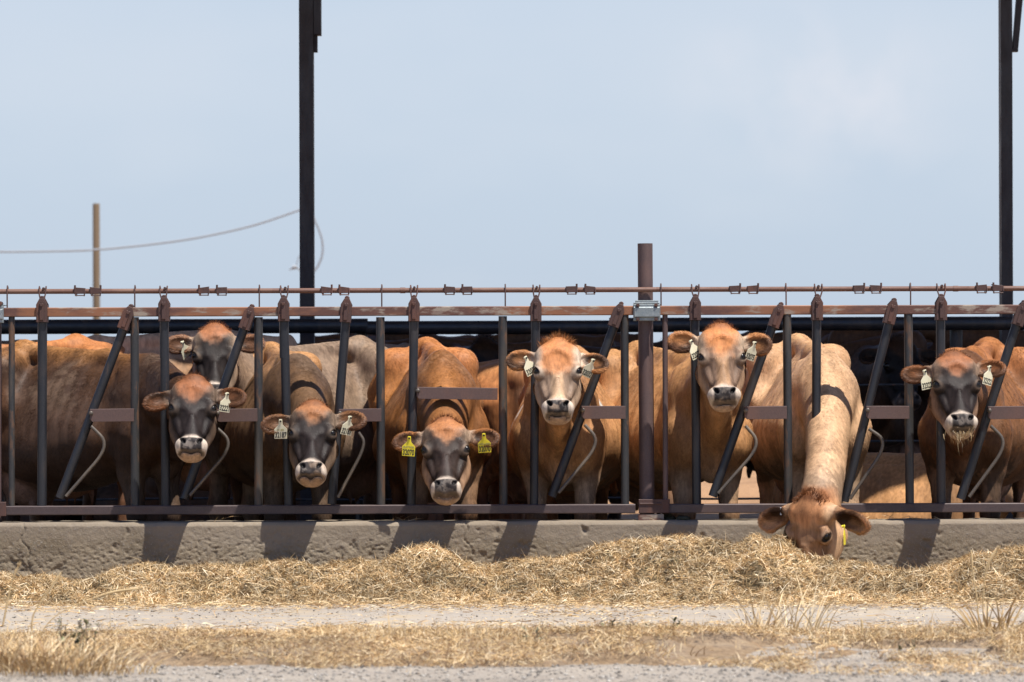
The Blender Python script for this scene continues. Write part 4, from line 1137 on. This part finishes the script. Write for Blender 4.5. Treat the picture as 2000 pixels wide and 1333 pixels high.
def m_hay():
    m, n, b = mat_new('hay under layer'); f = noise(n, 40, 5, .7); g = noise(n, 6, 4, .6)  # kept dark so the shade in gaps between strands sits in the colour
    c = ramp(n, f, [(.3, (.10, .07, .03)), (.5, (.24, .17, .085)), (.7, (.38, .29, .16))]); c = mixc(n, rng_map(n, g, .4, .7, 0, .4), c, (.2, .17, .08))
    n.links.new(c, b.inputs['Base Color']); b.inputs['Roughness'].default_value = .9; u = bump(n, b, f, 1, .03); return m
hay = grid_mesh('hay_pile', -3.7, 3.7, -1.62, -.135, 900, 190, hayz, m_hay()); tag(hay, 'long loose pile of pale chopped hay heaped along the concrete curb', 'hay', kind='stuff')
PAL = np.array([[.58, .42, .225], [.51, .35, .17], [.39, .255, .115], [.65, .495, .30], [.27, .165, .070], [.21, .135, .056], [.46, .28, .125], [.72, .60, .41]])
def scatter_straw(name, n, x0, x1, y0, y1, zf, L, Wd, up, pal, parent=None, label=None, dens=None, seed=1, eps=.01, darkf=None, prob=None):
    r = np.random.default_rng(seed); k = int(n * 1.0)
    x = r.uniform(x0, x1, k); y = r.uniform(y0, y1, k)
    if dens is not None:
        keep = r.random(k) < dens(x, y); x, y = x[keep], y[keep]; k = len(x)
    z = zf(x, y); zx = (zf(x + eps, y) - z) / eps; zy = (zf(x, y + eps) - z) / eps
    nn = np.stack([-zx, -zy, np.ones(k)], 1); nn /= np.linalg.norm(nn, axis=1)[:, None]
    a = r.uniform(0, 2 * math.pi, k); d = np.stack([np.cos(a), np.sin(a), np.zeros(k)], 1)
    d -= nn * (d * nn).sum(1)[:, None]; d /= np.linalg.norm(d, axis=1)[:, None]
    u_ = r.gamma(1.2, up, k); d = d + nn * u_[:, None]; d /= np.linalg.norm(d, axis=1)[:, None]
    ln = L * r.gamma(3.0, 1 / 3.0, k); root = np.stack([x, y, z], 1) - d * ln[:, None] * .35 + nn * (r.random(k) * .018)[:, None] 
    nb = nn + r.normal(0, .55, nn.shape); nb -= d * (nb * d).sum(1)[:, None]; nb /= np.linalg.norm(nb, axis=1)[:, None]
    pi = r.choice(len(pal), k, p=prob); col = pal[pi] * (.75 + .5 * r.random(k))[:, None]
    if darkf is not None: col = col * darkf(root)[:, None]
    o = blades(name, root, d, nb, ln, Wd * (.6 + .8 * r.random(k)), col, M['straw'], parent, bend=.3, rel=parent is not None)
    if label: tag(o, label[0], label[1], kind='stuff')
    return o
def relief_tone(q): return (.30 + 1.45 * fbm(q, 6, 4, 61)) * (.7 + .6 * vn(q, 30, 62))  # clump tone by noise, contrast raised to paint shaded relief into the strands
hb = scatter_straw('hay_strands', 460000, -3.6, 3.6, -1.50, -.14, hayz, .034, .0026, .30, PAL, hay, seed=3, darkf=relief_tone)
hb['kind'] = 'stuff'
hb2 = scatter_straw('long_straws', 4000, -3.6, 3.6, -1.50, -.14, hayz, .07, .0034, .3, PAL[[0, 3, 7]], hay, seed=4); hb2['kind'] = 'stuff'
lane0 = lambda x, y: .006 + (fbm(p2(x, y), .8, 3) - .4) * .012
PALG = np.array([[.58, .40, .19], [.64, .48, .27], [.48, .31, .14], [.34, .20, .09], [.70, .56, .36], [.26, .16, .08]])
def laned(x, y):
    return np.clip(laned0(x, y) + .5 * sst(.60, .72, fbm(p2(x, y) * [.4, 1, 1], 3.2, 4, 73)), 0, 1)
def laned0(x, y):
    nearhay = sst(-2.1, -1.45, y) * .95; mid_ = np.exp(-((y + 2.95) / .14) ** 2) * .5; nearg = sst(-3.1, -3.5, y) * .7
    q = p2(x, y) * [.35, 1, 1]
    return np.clip(nearhay + mid_ + nearg + .03, 0, 1) * sst(.3, .62, fbm(q, 2.6, 4, 71)) + .015
scatter_straw('loose_straw', 60000, -3.1, 3.1, -3.6, -1.2, lane0, .035, .0035, .06, PALG, None, ('flat scattered straw littering the grey lane in front of the hay', 'straw'), laned, 5)
# dry grass strip along the lane edge
def gz(x, y):
    q = p2(x, y)
    w = sst(-3.5, -4.0, y) * sst(-5.35, -4.9, y)
    return .01 + w * (.02 + (fbm(q, 1.6, 4, 81) - .35) * .10)
def edge(x): return (fbm(p2(x, 0 * x) * [1, 0, 0], 1.3, 5, 83, .6) - .5) * 1.6
def gd(x, y):
    e = edge(x) * .9; f2 = fbm(p2(x, y), 2.2, 4, 85)
    return sst(-3.35, -3.75, y + e * .7) * sst(-5.25, -4.95, y - e * .8) * sst(.38, .52, f2) + .5 * sst(.66, .72, fbm(p2(x, y) + 9, 1.3, 3, 86)) * sst(-5.9, -5.2, y) * (y < -4.5)
def m_litter():
    m, n, b = mat_new('matted dry grass litter'); f = noise(n, 30, 6, .7); g = noise(n, 3, 4, .6)
    c = ramp(n, f, [(.3, (.13, .085, .05)), (.5, (.27, .18, .10)), (.7, (.38, .28, .17))]); c = mixc(n, rng_map(n, g, .45, .7, 0, .5), c, (.30, .25, .2))
    n.links.new(c, b.inputs['Base Color']); b.inputs['Roughness'].default_value = .95; bump(n, b, f, 1, .02); return m
def litz(x, y):
    return -.03 + np.minimum(gd(x, y), 1) * .045 + gz(x, y) * .9 + (fbm(p2(x, y), 9, 3, 88) - .5) * .02
lit = grid_mesh('dry_grass_strip', -3.4, 3.4, -5.6, -2.9, 700, 260, litz, m_litter()); tag(lit, 'strip of matted dry yellow grass between the lane and the gravel', 'dry grass', kind='stuff')
g1 = scatter_straw('flattened_blades', 300000, -2.9, 2.9, -5.9, -3.0, gz, .036, .0022, .30, PALG, lit, None, gd, 6, darkf=lambda q: (.45 + 1.0 * fbm(q, 3, 4, 91))); g1['kind'] = 'stuff'
g2 = scatter_straw('standing_blades', 16000, -3.0, 3.0, -5.2, -3.2, gz, .055, .003, 2.2, PALG[[0, 1, 2, 4]], lit, None, lambda x, y: gd(x, y) * sst(.45, .62, fbm(p2(x, y), 1.4, 3, 95)), 7); g2['kind'] = 'stuff'
# pebbles and clods on the verge
def pebbles(name, n, x0, x1, y0, y1, zf, rmin, rmax, seed, label, mat):
    r = np.random.default_rng(seed); V = []; base = np.array([(1, 0, 0), (-1, 0, 0), (0, 1, 0), (0, -1, 0), (0, 0, 1), (0, 0, -1)], float)
    fc = np.array([(0, 2, 4), (2, 1, 4), (1, 3, 4), (3, 0, 4), (2, 0, 5), (1, 2, 5), (3, 1, 5), (0, 3, 5)])
    x = r.uniform(x0, x1, n); y = r.uniform(y0, y1, n); z = zf(x, y); s_ = rmin + (rmax - rmin) * r.random(n) ** 3
    vs = base[None] * s_[:, None, None] * r.uniform(.5, 1.2, (n, 6, 3)) * [1.2, 1, .7] + np.stack([x, y, z + s_ * .2], 1)[:, None]
    a = r.random(n)
    col = np.stack([.30 + .2 * a, .27 + .19 * a, .23 + .18 * a], 1) * (.35 + .8 * r.random(n))[:, None]
    F = (np.arange(n)[:, None, None] * 6 + fc[None]).reshape(-1, 3)
    tag(mesh_np(name, vs.reshape(-1, 3), F, mat, None, col=np.repeat(col, 6, 0)), label, 'gravel', kind='stuff')
M['peb'] = straw_mat('pebble', .9)
pebbles('loose_gravel', 16000, -3, 3, -6.6, -4.7, lambda x, y: verge(x, y), .002, .010, 11, 'small loose stones and grit on the grey verge at the bottom', M['peb'])
pebbles('lane_grit', 5000, -3, 3, -4.2, -1.4, lane0, .0015, .007, 12, 'dark crumbs and grit scattered over the pale lane', M['peb'])

# tufts and weeds: each a plant of its own
def stalks(name, spots, label, cat='grass tuft', group=None, loc=(0, 0, 0), curve=1.0, pal=PALG, width=.0035, seed=1):
    """spots: list of (base, dir, length, width); each stalk = curved ribbon in 6 segments"""
    r = np.random.default_rng(seed); V = []; F = []; C = []
    for (b0, d, L, w) in spots:
        b0 = np.array(b0); d = np.array(d) / np.linalg.norm(d); sd = np.cross(d, [r.normal(0, .3), -1, r.normal(0, .3)]); sd /= np.linalg.norm(sd) + 1e-9
        dr = np.array([d[0], d[1], 0]); dr /= np.linalg.norm(dr) + 1e-6; bendv = dr * r.uniform(.05, .5) * curve + np.array([0, 0, -r.uniform(.0, .35) * curve])
        col = pal[r.integers(len(pal))] * r.uniform(.75, 1.2); k0 = len(V)
        for k in range(7):
            t = k / 6; p = b0 + d * L * t + bendv * L * t * t; ww = w * (1 - t) ** .6 * .5 + .0004
            V += [p - sd * ww, p + sd * ww]; C += [col, col]
        for k in range(6): F.append([k0 + 2 * k, k0 + 2 * k + 1, k0 + 2 * k + 3, k0 + 2 * k + 2])
    o = mesh_np(name, np.array(V), np.array(F), M['straw'], None, loc, col=np.array(C)); tag(o, label, cat, group); return o
def tuft(px, py_base, n, hmax, spread, lean, label, seed, w=.004, pal=PALG, curve=1.0, name='dry_grass_tuft', hmin=.3):
    # base pixel row -> ground distance
    Yd = FPX * (CAMZ - .03) / (py_base - HOR) + CAMY; c = P(px, py_base, Yd); r = np.random.default_rng(seed); sp = []
    for i in range(n):
        a = r.uniform(0, 2 * math.pi); q = r.random() ** .6 * spread
        b0 = (c.x + math.cos(a) * q, Yd + math.sin(a) * q * .5, .02)
        d = (math.cos(a) * .35 * r.random() + lean + r.normal(0, .18), math.sin(a) * .3, 1.0)
        sp.append((b0, d, hmax * r.uniform(hmin, 1), w * r.uniform(.6, 1.3)))
    return stalks(name, sp, label, loc=(c.x, Yd, 0), seed=seed, pal=pal, curve=curve)
PALT = PALG[[0, 1, 4, 2]]
tuft(60, 1300, 900, .15, .34, .04, 'dense golden dry grass tuft in the bottom left corner', 21, curve=1.5, w=.0026)
tuft(150, 1308, 260, .12, .30, .05, 'low golden dry grass tuft right of the corner tuft', 22, curve=1.8, w=.0026)
tuft(1545, 1232, 46, .27, .17, .06, 'pale upright dry grass tuft below the feeding cow', 23, pal=PALG[[1, 4]], w=.005, hmin=.4)
tuft(1480, 1240, 22, .20, .12, .05, 'sparse short dry stalks left of the pale upright tuft', 24, pal=PALG[[1, 4]])
tuft(1935, 1248, 46, .24, .07, .0, 'broad-bladed brown dry grass tuft at the right side', 25, w=.0085, pal=PALG[[0, 2, 1, 2]], curve=.7)
t1_ = tuft(1700, 1262, 60, .10, .3, 0, 'low dry grass tuft in the strip right of centre', 26)
t2_ = tuft(1180, 1275, 80, .07, .4, 0, 'low brown dry grass tuft near the middle of the strip', 27)
t1_['kind'] = 'stuff'; t2_['kind'] = 'stuff'
def seedstalk(pts, t, label, r0=.004, head=.012, hk=.35, nm='dry_stalk'):
    W_ = [P(x, y, t) for x, y in pts]; p = catmull(W_, 8); n = len(p); mb = MB()
    rs = []
    for i in range(n):
        q = i / (n - 1); rr = r0 * (1 - .5 * q)
        if q > 1 - hk: rr = head * math.sin(math.pi * min(1, (q - 1 + hk) / hk * .95 + .05)) ** .7 * .55 + .0012
        rs.append(rr)
    mb.tube(p, rs, 7); v = np.array(mb.v); v += (fbm(v, 160, 2, 3) - .5)[:, None] * .004
    if hk < .6 and head > .0065:
        rr_ = np.random.default_rng(len(p))
        for k in range(60):
            q = p[min(n - 1, int(n * (1 - hk * rr_.random())))]; dd = (p[-1] - p[int(n * .7)]).normalized() + Vector(rr_.normal(0, .35, 3)); dd.normalize(); L_ = .022
            sd = dd.cross(Vector((0, 1, 0))).normalized() * .0012; mb.add([q - sd, q + sd, q + dd * L_], [[0, 1, 2]])
        v = np.array(mb.v)
    o = mesh_np(nm, v, mb.f, M['straw'], None, tuple(W_[0]), smooth=True, col=np.repeat(np.array([[.55, .40, .21]]), len(v), 0)); tag(o, label, 'stalk'); return o
seedstalk([(70, 1262), (92, 1220), (130, 1190), (180, 1170), (225, 1156), (272, 1150)], -4.4, 'long arching straw stalk with a feathery seed head at lower left', head=.008, hk=.4, r0=.0024)
seedstalk([(5, 1225), (16, 1170), (24, 1135), (36, 1105)], -4.4, 'thin upright dry stalk at the left edge', head=.007)
seedstalk([(62, 1240), (66, 1200), (92, 1160), (120, 1118)], -4.4, 'thin leaning dry stalk above the corner tuft', head=.006)
seedstalk([(1912, 1225), (1908, 1170), (1900, 1120), (1897, 1074)], -3.6, 'tall thin dry stalk left of the pair at the right edge', head=.006, hk=.3, r0=.003)
seedstalk([(1922, 1225), (1920, 1170), (1927, 1110), (1948, 1072)], -3.6, 'tall dry stalk with a leaning seed head at the right edge', head=.009, hk=.4, r0=.003)
seedstalk([(1925, 1210), (1960, 1218), (1990, 1224), (2030, 1228)], -3.7, 'dry stalk lying sideways at the right edge', head=.008)
seedstalk([(1682, 1262), (1683, 1245), (1684, 1225), (1682, 1208)], -4.2, 'single pale grass blade in the strip near the right tuft', head=.006, hk=.9)
M['leaf'] = straw_mat('weed leaf', .5)
def weed(px, py, h, n, label, seed, pal, t=None, wd=.016, name='weed'):
    Yd = FPX * (CAMZ - .03) / (py - HOR) + CAMY; c = P(px, py, Yd); r = np.random.default_rng(seed)
    o = empty(name, (c.x, Yd, 0)); tag(o, label, 'weed')
    mb = MB(); V = []; F = []; C = []
    for s_ in range(n):
        b0 = Vector((c.x + r.normal(0, .03) * min(1, n / 8), Yd + r.normal(0, .02) * min(1, n / 8), .0)); L = h * r.uniform(.6, 1); ln = Vector((r.normal(0, .3), r.normal(0, .2), 1)).normalized()
        pts = [b0 + ln * L * k / 5 + Vector((r.normal(0, .004), 0, 0)) for k in range(6)]; mb.tube(pts, [.0028, .0025, .002, .002, .0016, .001], 5)
        for k in range(14):
            q = r.uniform(.25, 1.05); p = np.array(b0 + ln * L * q); a = r.uniform(0, 6.28); d = np.array([math.cos(a), math.sin(a) * .7, r.uniform(.1, 1)]); d /= np.linalg.norm(d)
            l_ = wd * r.uniform(.8, 2.0); sd = np.cross(d, [0, 0, 1.]); sd /= np.linalg.norm(sd); up = np.cross(sd, d); k0 = len(V); w = l_ * .26
            V += [p, p + d * l_ * .5 - sd * w + up * .003, p + d * l_, p + d * l_ * .5 + sd * w + up * .003]; F.append([k0, k0 + 1, k0 + 2, k0 + 3]); C += [pal[r.integers(len(pal))] * r.uniform(.7, 1.2)] * 4
    v = np.array(mb.v); mesh_np('stem', v, mb.f, M['leaf'], o, col=np.repeat(np.array([[.16, .11, .06]]), len(v), 0))
    mesh_np('leaves', np.array(V), np.array(F), M['leaf'], o, col=np.array(C)); return o
GR = np.array([[.10, .14, .05], [.16, .20, .07], [.12, .09, .05], [.22, .17, .10]]); GD = np.array([[.16, .13, .07], [.10, .12, .05], [.24, .18, .10], [.12, .08, .05]])
weed(152, 1285, .17, 12, 'small green weed growing beside the golden corner tuft', 31, GR)
weed(8, 1290, .05, 3, 'tiny green sprout in the corner tuft', 32, GR)
weed(1022, 1268, .11, 6, 'grey-green weed in the middle of the dry grass strip', 33, np.array([[.16, .18, .11], [.22, .22, .14]]), wd=.011)
weed(1198, 1240, .09, 9, 'small half-dead green weed, leftmost of the row right of centre', 34, GD)
weed(1234, 1244, .09, 9, 'spindly brownish weed, second of the row right of centre', 35, GD)
weed(1290, 1246, .06, 14, 'low brown weed between its neighbours right of centre', 36, GD)
weed(1330, 1246, .10, 9, 'dark upright seedy weed, rightmost of the row right of centre', 37, GD)
weed(1765, 1276, .08, 4, 'small dark twiggy weed under the right part of the hay', 38, GD, wd=.01)
weed(230, 1240, .035, 2, 'tiny brown seed head beside the lane at left', 39, GD, wd=.01)
weed(702, 1248, .10, 1, 'thin leafless twig standing at the lane edge', 40, GD, wd=.004)
HAIRN = 150000
# ------------------------------------------------------------ the cows
ORG = np.array((.42, .17, .058)); BRN = np.array((.088, .042, .019)); DRK = np.array((.065, .040, .028)); CHAR = np.array((.019, .0135, .0125))
TAN = np.array((.46, .245, .10)); PALE = np.array((.46, .34, .23)); GOLD = np.array((.46, .24, .09)); REDO = np.array((.27, .105, .042)); GREY = np.array((.20, .145, .10))
def WP(px, t): v = P(px, 700, t); return (v.x, t)
FR = 'cows with their heads through the fence'
cows = [
 dict(id='A', label='dark brown cow at the left with a charcoal face and black lower tag, body side-on', pos=WP(285, .62), heading=52, s=1.03, gz=1.06, headw=P(376, 791, -.30), pitch=33, yaw=3, roll=1, hs=.97,
      coat=BRN, dark=DRK, pale=GREY * 1.2, fore=REDO, face=CHAR, gold=np.array((.36, .17, .055)), rumpgold=.85, sooty=.5, tuft=REDO * .6, ear=(18, -2), seed=1, mud=.2, fat=1.08,
      tags=[(-1, .085, '32221', '', 'cream', 38, 8, 10)]),
 dict(id='B', label='dark-faced cow wearing a flat cream tag reading 32187, second head from the left', pos=WP(578, .50), heading=12, s=1.02, headw=P(609, 840, -.30), pitch=34, yaw=0, roll=0, hs=.96,
      coat=np.array((.165, .094, .046)), dark=np.array((.085, .052, .032)), pale=PALE * .6, fore=np.array((.31, .135, .055)), face=CHAR, gold=TAN, rumpgold=.7, sooty=.5, tuft=REDO * .7, ear=(6, -6), seed=2, mask_top=.06,
      tags=[(1, .075, '32187', '01 JER', 'cream', 0, 0, 4), (-1, .105, '32187', '', 'cream', 35, 10, 10)]),
 dict(id='C', label='orange-brown cow with bright yellow tags reading 32070 in both ears', pos=WP(862, .58), heading=6, s=1.04, headw=P(870, 871, -.33), pitch=35, yaw=0, roll=-1, hs=1.0, neck=(0, 0, .02),
      coat=np.array((.32, .135, .04)), dark=np.array((.11, .05, .024)), pale=PALE * .9, fore=np.array((.36, .15, .055)), face=np.array((.030, .019, .015)), gold=ORG, rumpgold=.7, sooty=.25, tuft=REDO * .8, ear=(8, 2), seed=3, mid=.6, mask_top=.05,
      tags=[(1, .09, '32070', '8LETTIOE', 'yellow', -6, 4, 4), (-1, .10, '32070', 'ELSIE UNIT', 'yellow', 0, -3, 4)]),
 dict(id='D', label='light orange cow with pale face, spiky poll hair and tags reading 32032', pos=WP(1096, .42), heading=-5, s=1.0, headw=P(1089.5, 719, -.28), pitch=32, yaw=-1, roll=0, hs=.96,
      coat=TAN * .95, dark=np.array((.27, .13, .055)), pale=np.array((.56, .46, .34)), fore=ORG * 1.05, face=np.array((.17, .115, .08)), side=np.array((.40, .29, .19)), gold=GOLD, sooty=.35, tuft=ORG * .8, tuft_l=1.5, ear=(2, 12), seed=4,
      mask_top=-.02, fd=.62, bridge=.75, bridgecol=np.array((.50, .34, .20)), mid=0, ring=.8, temple=.7, earin=(.11, .06, .035), white=[(-.16, .21, .96, .06), (-.30, -.26, .9, .045), (-.36, -.3, .76, .035)],
      tags=[(1, .075, '32032', '', 'cream', 32, -24, 4), (-1, .095, '32032', '', 'cream', 36, 20, 10)]),
 dict(id='E', label='tan cow with grey-smudged eyes, its head highest above the fence plates', pos=WP(1372, .45), heading=20, s=1.02, headw=P(1411, 692, -.28), pitch=29, yaw=1, roll=-1, hs=.96,
      coat=TAN * .92, dark=np.array((.26, .14, .065)), pale=np.array((.50, .40, .28)), fore=ORG * 1.1, face=np.array((.14, .095, .07)), side=np.array((.36, .23, .13)), gold=GOLD, sooty=.3, tuft=REDO, ear=(-10, 4), ear_tw=-10, seed=5,
      mask_top=.0, fd=.72, bridge=.6, bridgecol=np.array((.40, .24, .12)), mid=0, ring=.3, temple=.5,
      tags=[(1, .065, '32075', '', 'cream', 40, -22, 4), (-1, .085, '32075', '', 'cream', 42, 14, 10)]),
 dict(id='F', label='tan cow reaching down through the fence to eat the hay', pos=WP(1606, .55), heading=4, s=1.05, headw=P(1568, 1049, -.52), pitch=-4, yaw=-34, roll=3, hs=1.04, graze=True, neck=(.04, -.08, .06), nw=.74, nb=.98, stripe=True,
      coat=np.array((.52, .34, .19)), dark=np.array((.42, .26, .14)), mottle=.15, pale=np.array((.50, .38, .26)), fore=np.array((.42, .20, .085)), face=np.array((.20, .105, .055)), side=np.array((.48, .31, .17)), gold=TAN, sooty=.2, neckdark=.1, tuft=REDO * .7, ear=(22, 12), ear_tw=-25, seed=6,
      mask_top=.03, fd=.75, mid=0, ring=.3, temple=0, topline=.3, es=1.25, brow=.2, earbase=.2,
      tags=[(-1, .115, '', '', 'yellow', 78, 0, 0)]),
 dict(id='G', label='brown-faced cow at the right with hay stuck under its mouth, tag reading 32322', pos=WP(1888, .45), heading=-14, s=1.03, headw=P(1872, 745, -.29), pitch=32, yaw=4, roll=0, hs=.97,
      coat=np.array((.22, .095, .034)), dark=np.array((.09, .042, .022)), pale=np.array((.34, .24, .16)), fore=REDO, face=CHAR * 1.0, gold=ORG, rumpgold=.6, sooty=.4, tuft=REDO * .6, ear=(4, -12), ear_tw=8, seed=7, mud=.6,
      tags=[(1, .07, '32322', '', 'cream', 30, -10, 4), (-1, .09, '32322', '', 'cream', 40, 12, 10)]),
]
for i, c in enumerate(cows):
    c['group'] = FR; c['cowobj'] = make_cow(c, hair=HAIRN)
BH = 'cows standing behind the front row'
def back(**k):
    k.setdefault('headw', None)
    c = dict(fore=ORG, face=CHAR, gold=ORG, tuft=REDO, pale=PALE, dark=DRK, group=BH); c.update(k); return c
H = back(label='black-faced cow looking over the back of the brown cow at the left', pos=WP(470, 1.30), heading=-42, s=1.05, headw=P(419, 689, .75), pitch=30, yaw=3, roll=0, hs=.97,
         coat=np.array((.22, .155, .10)), dark=np.array((.14, .10, .075)), fore=REDO * 1.2, face=CHAR * .8, gold=PALE * .7, rumpgold=.25, ear=(2, 0), seed=8, mask_top=.075, tuft=REDO,
         tags=[(1, .08, '', '', 'cream', 52, -32, 6)])
make_cow(H, hair=HAIRN // 2)
def fwdhead(c, up=1.0, dist=.62, down=0):
    """head carried straight ahead of the body"""
    h = math.radians(c['heading']); f = np.array([math.sin(h), -math.cos(h)]); p = np.array(c['pos']) + f * dist * c['s']
    c['headw'] = (p[0], p[1], up * c['s']); c['yaw'] = c['heading']; return c
B2 = [
 fwdhead(back(label='pale tan cow back showing above the brown cow at the left', pos=WP(90, 2.1), heading=-88, s=1.10, coat=TAN, gold=PALE, rumpgold=.6, seed=11), 1.0),
 fwdhead(back(label='orange cow flank cut off by the left edge of the photo', pos=WP(-95, 1.15), heading=-40, s=1.06, coat=ORG * .9, gold=ORG, seed=12), 1.0),
 fwdhead(back(label='orange cow partly hidden behind the tall fence post', pos=WP(1305, 1.9), heading=70, s=.97, coat=ORG, gold=GOLD, seed=13), .95),
 fwdhead(back(label='sandy cow lying low behind the feeding cow', pos=WP(1860, 2.35), heading=60, s=.86, coat=TAN * 1.05, gold=GOLD, sooty=.15, mud=.1, lying=True, seed=14), .55, .60),
 fwdhead(back(label='reddish cow resting low between the yellow-tagged cow and its right neighbour', pos=WP(968, 2.6), heading=10, s=.9, coat=REDO * 1.1, face=REDO, fore=REDO, gold=ORG, lying=True, seed=15, mask_top=-.1), .38, .42),
]
for c in B2:
    c['pitch'] = 26 if not c.get('lying') else 10
    c['bg'] = False; make_cow(c, fine=.009, coarse=.02, hair=0)
# cows in the shade of the shelter: three prototypes, copied; colours darkened to paint in deeper shade
SH = 'dark cows standing in the shade'
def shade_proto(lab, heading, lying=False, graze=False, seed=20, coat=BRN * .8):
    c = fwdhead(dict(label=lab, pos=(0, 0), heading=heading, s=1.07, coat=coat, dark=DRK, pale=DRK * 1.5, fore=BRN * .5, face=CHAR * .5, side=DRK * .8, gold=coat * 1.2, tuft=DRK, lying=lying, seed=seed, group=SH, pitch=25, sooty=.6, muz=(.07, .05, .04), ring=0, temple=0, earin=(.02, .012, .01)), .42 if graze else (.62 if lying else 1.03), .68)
    if graze: c['graze'] = True; c['pitch'] = 5
    return make_cow(c, fine=.012, coarse=.026, hair=0)
def copy_tree(o, parent=None):
    c = o.copy(); COL.objects.link(c)
    if parent: c.parent = parent
    for ch in list(o.children): copy_tree(ch, c)
    return c
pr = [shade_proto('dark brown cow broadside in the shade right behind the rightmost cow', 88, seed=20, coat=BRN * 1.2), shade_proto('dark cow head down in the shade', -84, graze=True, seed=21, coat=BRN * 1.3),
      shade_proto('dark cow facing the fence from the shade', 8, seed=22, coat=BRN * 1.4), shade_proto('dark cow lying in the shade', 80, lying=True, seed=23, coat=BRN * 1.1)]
#        proto, px(withers), t, rot, scale, label
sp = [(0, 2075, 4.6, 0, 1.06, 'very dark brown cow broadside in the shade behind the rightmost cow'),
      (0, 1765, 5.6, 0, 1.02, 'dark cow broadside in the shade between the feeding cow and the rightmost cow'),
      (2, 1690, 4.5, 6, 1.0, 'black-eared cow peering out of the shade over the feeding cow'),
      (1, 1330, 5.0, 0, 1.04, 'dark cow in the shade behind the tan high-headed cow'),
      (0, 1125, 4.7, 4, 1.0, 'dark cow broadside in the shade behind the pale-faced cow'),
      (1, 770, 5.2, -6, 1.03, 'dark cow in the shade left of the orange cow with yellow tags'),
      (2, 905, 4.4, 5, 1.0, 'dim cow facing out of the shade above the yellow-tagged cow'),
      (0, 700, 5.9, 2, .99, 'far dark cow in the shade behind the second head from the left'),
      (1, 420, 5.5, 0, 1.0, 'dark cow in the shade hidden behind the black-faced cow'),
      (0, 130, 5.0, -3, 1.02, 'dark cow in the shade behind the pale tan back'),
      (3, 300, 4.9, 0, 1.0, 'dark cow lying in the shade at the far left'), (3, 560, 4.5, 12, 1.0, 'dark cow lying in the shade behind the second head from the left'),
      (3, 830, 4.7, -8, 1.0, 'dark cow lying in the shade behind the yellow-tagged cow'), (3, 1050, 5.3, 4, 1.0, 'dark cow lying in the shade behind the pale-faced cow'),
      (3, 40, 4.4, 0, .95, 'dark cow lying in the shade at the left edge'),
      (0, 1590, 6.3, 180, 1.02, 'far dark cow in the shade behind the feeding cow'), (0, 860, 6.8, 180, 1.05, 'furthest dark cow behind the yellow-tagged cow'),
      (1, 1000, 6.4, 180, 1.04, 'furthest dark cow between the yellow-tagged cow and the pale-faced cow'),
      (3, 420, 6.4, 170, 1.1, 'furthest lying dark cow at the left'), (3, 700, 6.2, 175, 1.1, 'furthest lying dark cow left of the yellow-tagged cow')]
used = set()
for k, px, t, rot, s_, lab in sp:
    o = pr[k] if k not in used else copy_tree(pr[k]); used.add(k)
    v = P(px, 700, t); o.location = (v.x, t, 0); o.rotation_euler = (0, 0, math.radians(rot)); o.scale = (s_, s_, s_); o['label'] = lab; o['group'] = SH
cF = cows[5]; mb = MB(); mb.prism([(-.004, -.019), (.004, -.019), (.004, .019), (-.004, .019)], -.004, .004, .001)
q = np.array(cF['headw']) - np.array([cF['pos'][0], cF['pos'][1], 0]) + (head_R(-38, 0, 3) * 1.04) @ np.array((.170, -.062, .105))
ck = mesh_np('ear_clip', np.array(mb.v), mb.f, M['clip'], cF['cowobj'], rel=False); ck.location = q
# hay hanging from the mouth of the right cow
def mouthful():
    c = cows[6]; r = np.random.default_rng(77); ho = np.array(c['headw']); Rh = head_R(c['yaw'], c['pitch'], 0) * c['hs']; k = 140
    base = ho + (Rh @ np.stack([r.normal(-.0, .030, k) + .015, r.normal(-.03, .015, k), r.normal(-.285, .008, k)], 0)).T
    d = np.stack([r.normal(.12, .45, k), r.normal(-.2, .3, k), -1 + r.normal(0, .45, k)], 1); d /= np.linalg.norm(d, axis=1)[:, None]
    nb = np.cross(d, r.normal(0, 1, d.shape)); nb /= np.linalg.norm(nb, axis=1)[:, None]
    o = blades('hay_wisp', base, d, nb, .036 * r.gamma(2, .5, k), np.full(k, .0022), PAL[r.integers(len(PAL), size=k)] * .7, M['straw'], None, rel=False, bend=.4)
    tag(o, 'wisp of hay hanging from the mouth of the rightmost cow', 'hay wisp')
mouthful()
# straw and muck lying along the curb top
def curbstraw():
    r = np.random.default_rng(5); k = 500; x = r.uniform(-2.7, 2.7, k); x = x[fbm(np.stack([x, x * 0, x * 0], 1), 1.8, 3, 9) > .5]; k = len(x)
    base = np.stack([x, r.uniform(-.12, .1, k), np.full(k, ZT + .003)], 1); a = r.uniform(0, 6.28, k); d = np.stack([np.cos(a), np.sin(a), r.gamma(1, .18, k)], 1); d /= np.linalg.norm(d, axis=1)[:, None]
    nb = np.tile([0, -.5, .8], (k, 1)) + r.normal(0, .3, (k, 3)); nb -= d * (nb * d).sum(1)[:, None]; nb /= np.linalg.norm(nb, axis=1)[:, None]
    tag(blades('curb_straw', base, d, nb, .05 * r.gamma(2, .5, k), np.full(k, .003), PAL[r.integers(len(PAL), size=k)], M['straw'], None, rel=False), 'bits of straw lying along the top of the concrete curb', 'straw', kind='stuff')
    for px, n_ in ((1312, 1),):
        c0 = P(px, 1012, .02); mb = MB()
        for i in range(26):
            mb.ball((c0.x + random.gauss(0, .05), .02 + random.gauss(0, .03), ZT + abs(random.gauss(0, .012))), random.uniform(.008, .02), 7, 5, (1.3, 1, .7))
        M['muck'] = simple('dark dry muck', (.05, .045, .025), .95)
        tag(mb.build('muck_clod', M['muck'], None, (c0.x, .02, ZT)), 'dark clod of dried muck on the curb beside the tall post', 'clod')
curbstraw()
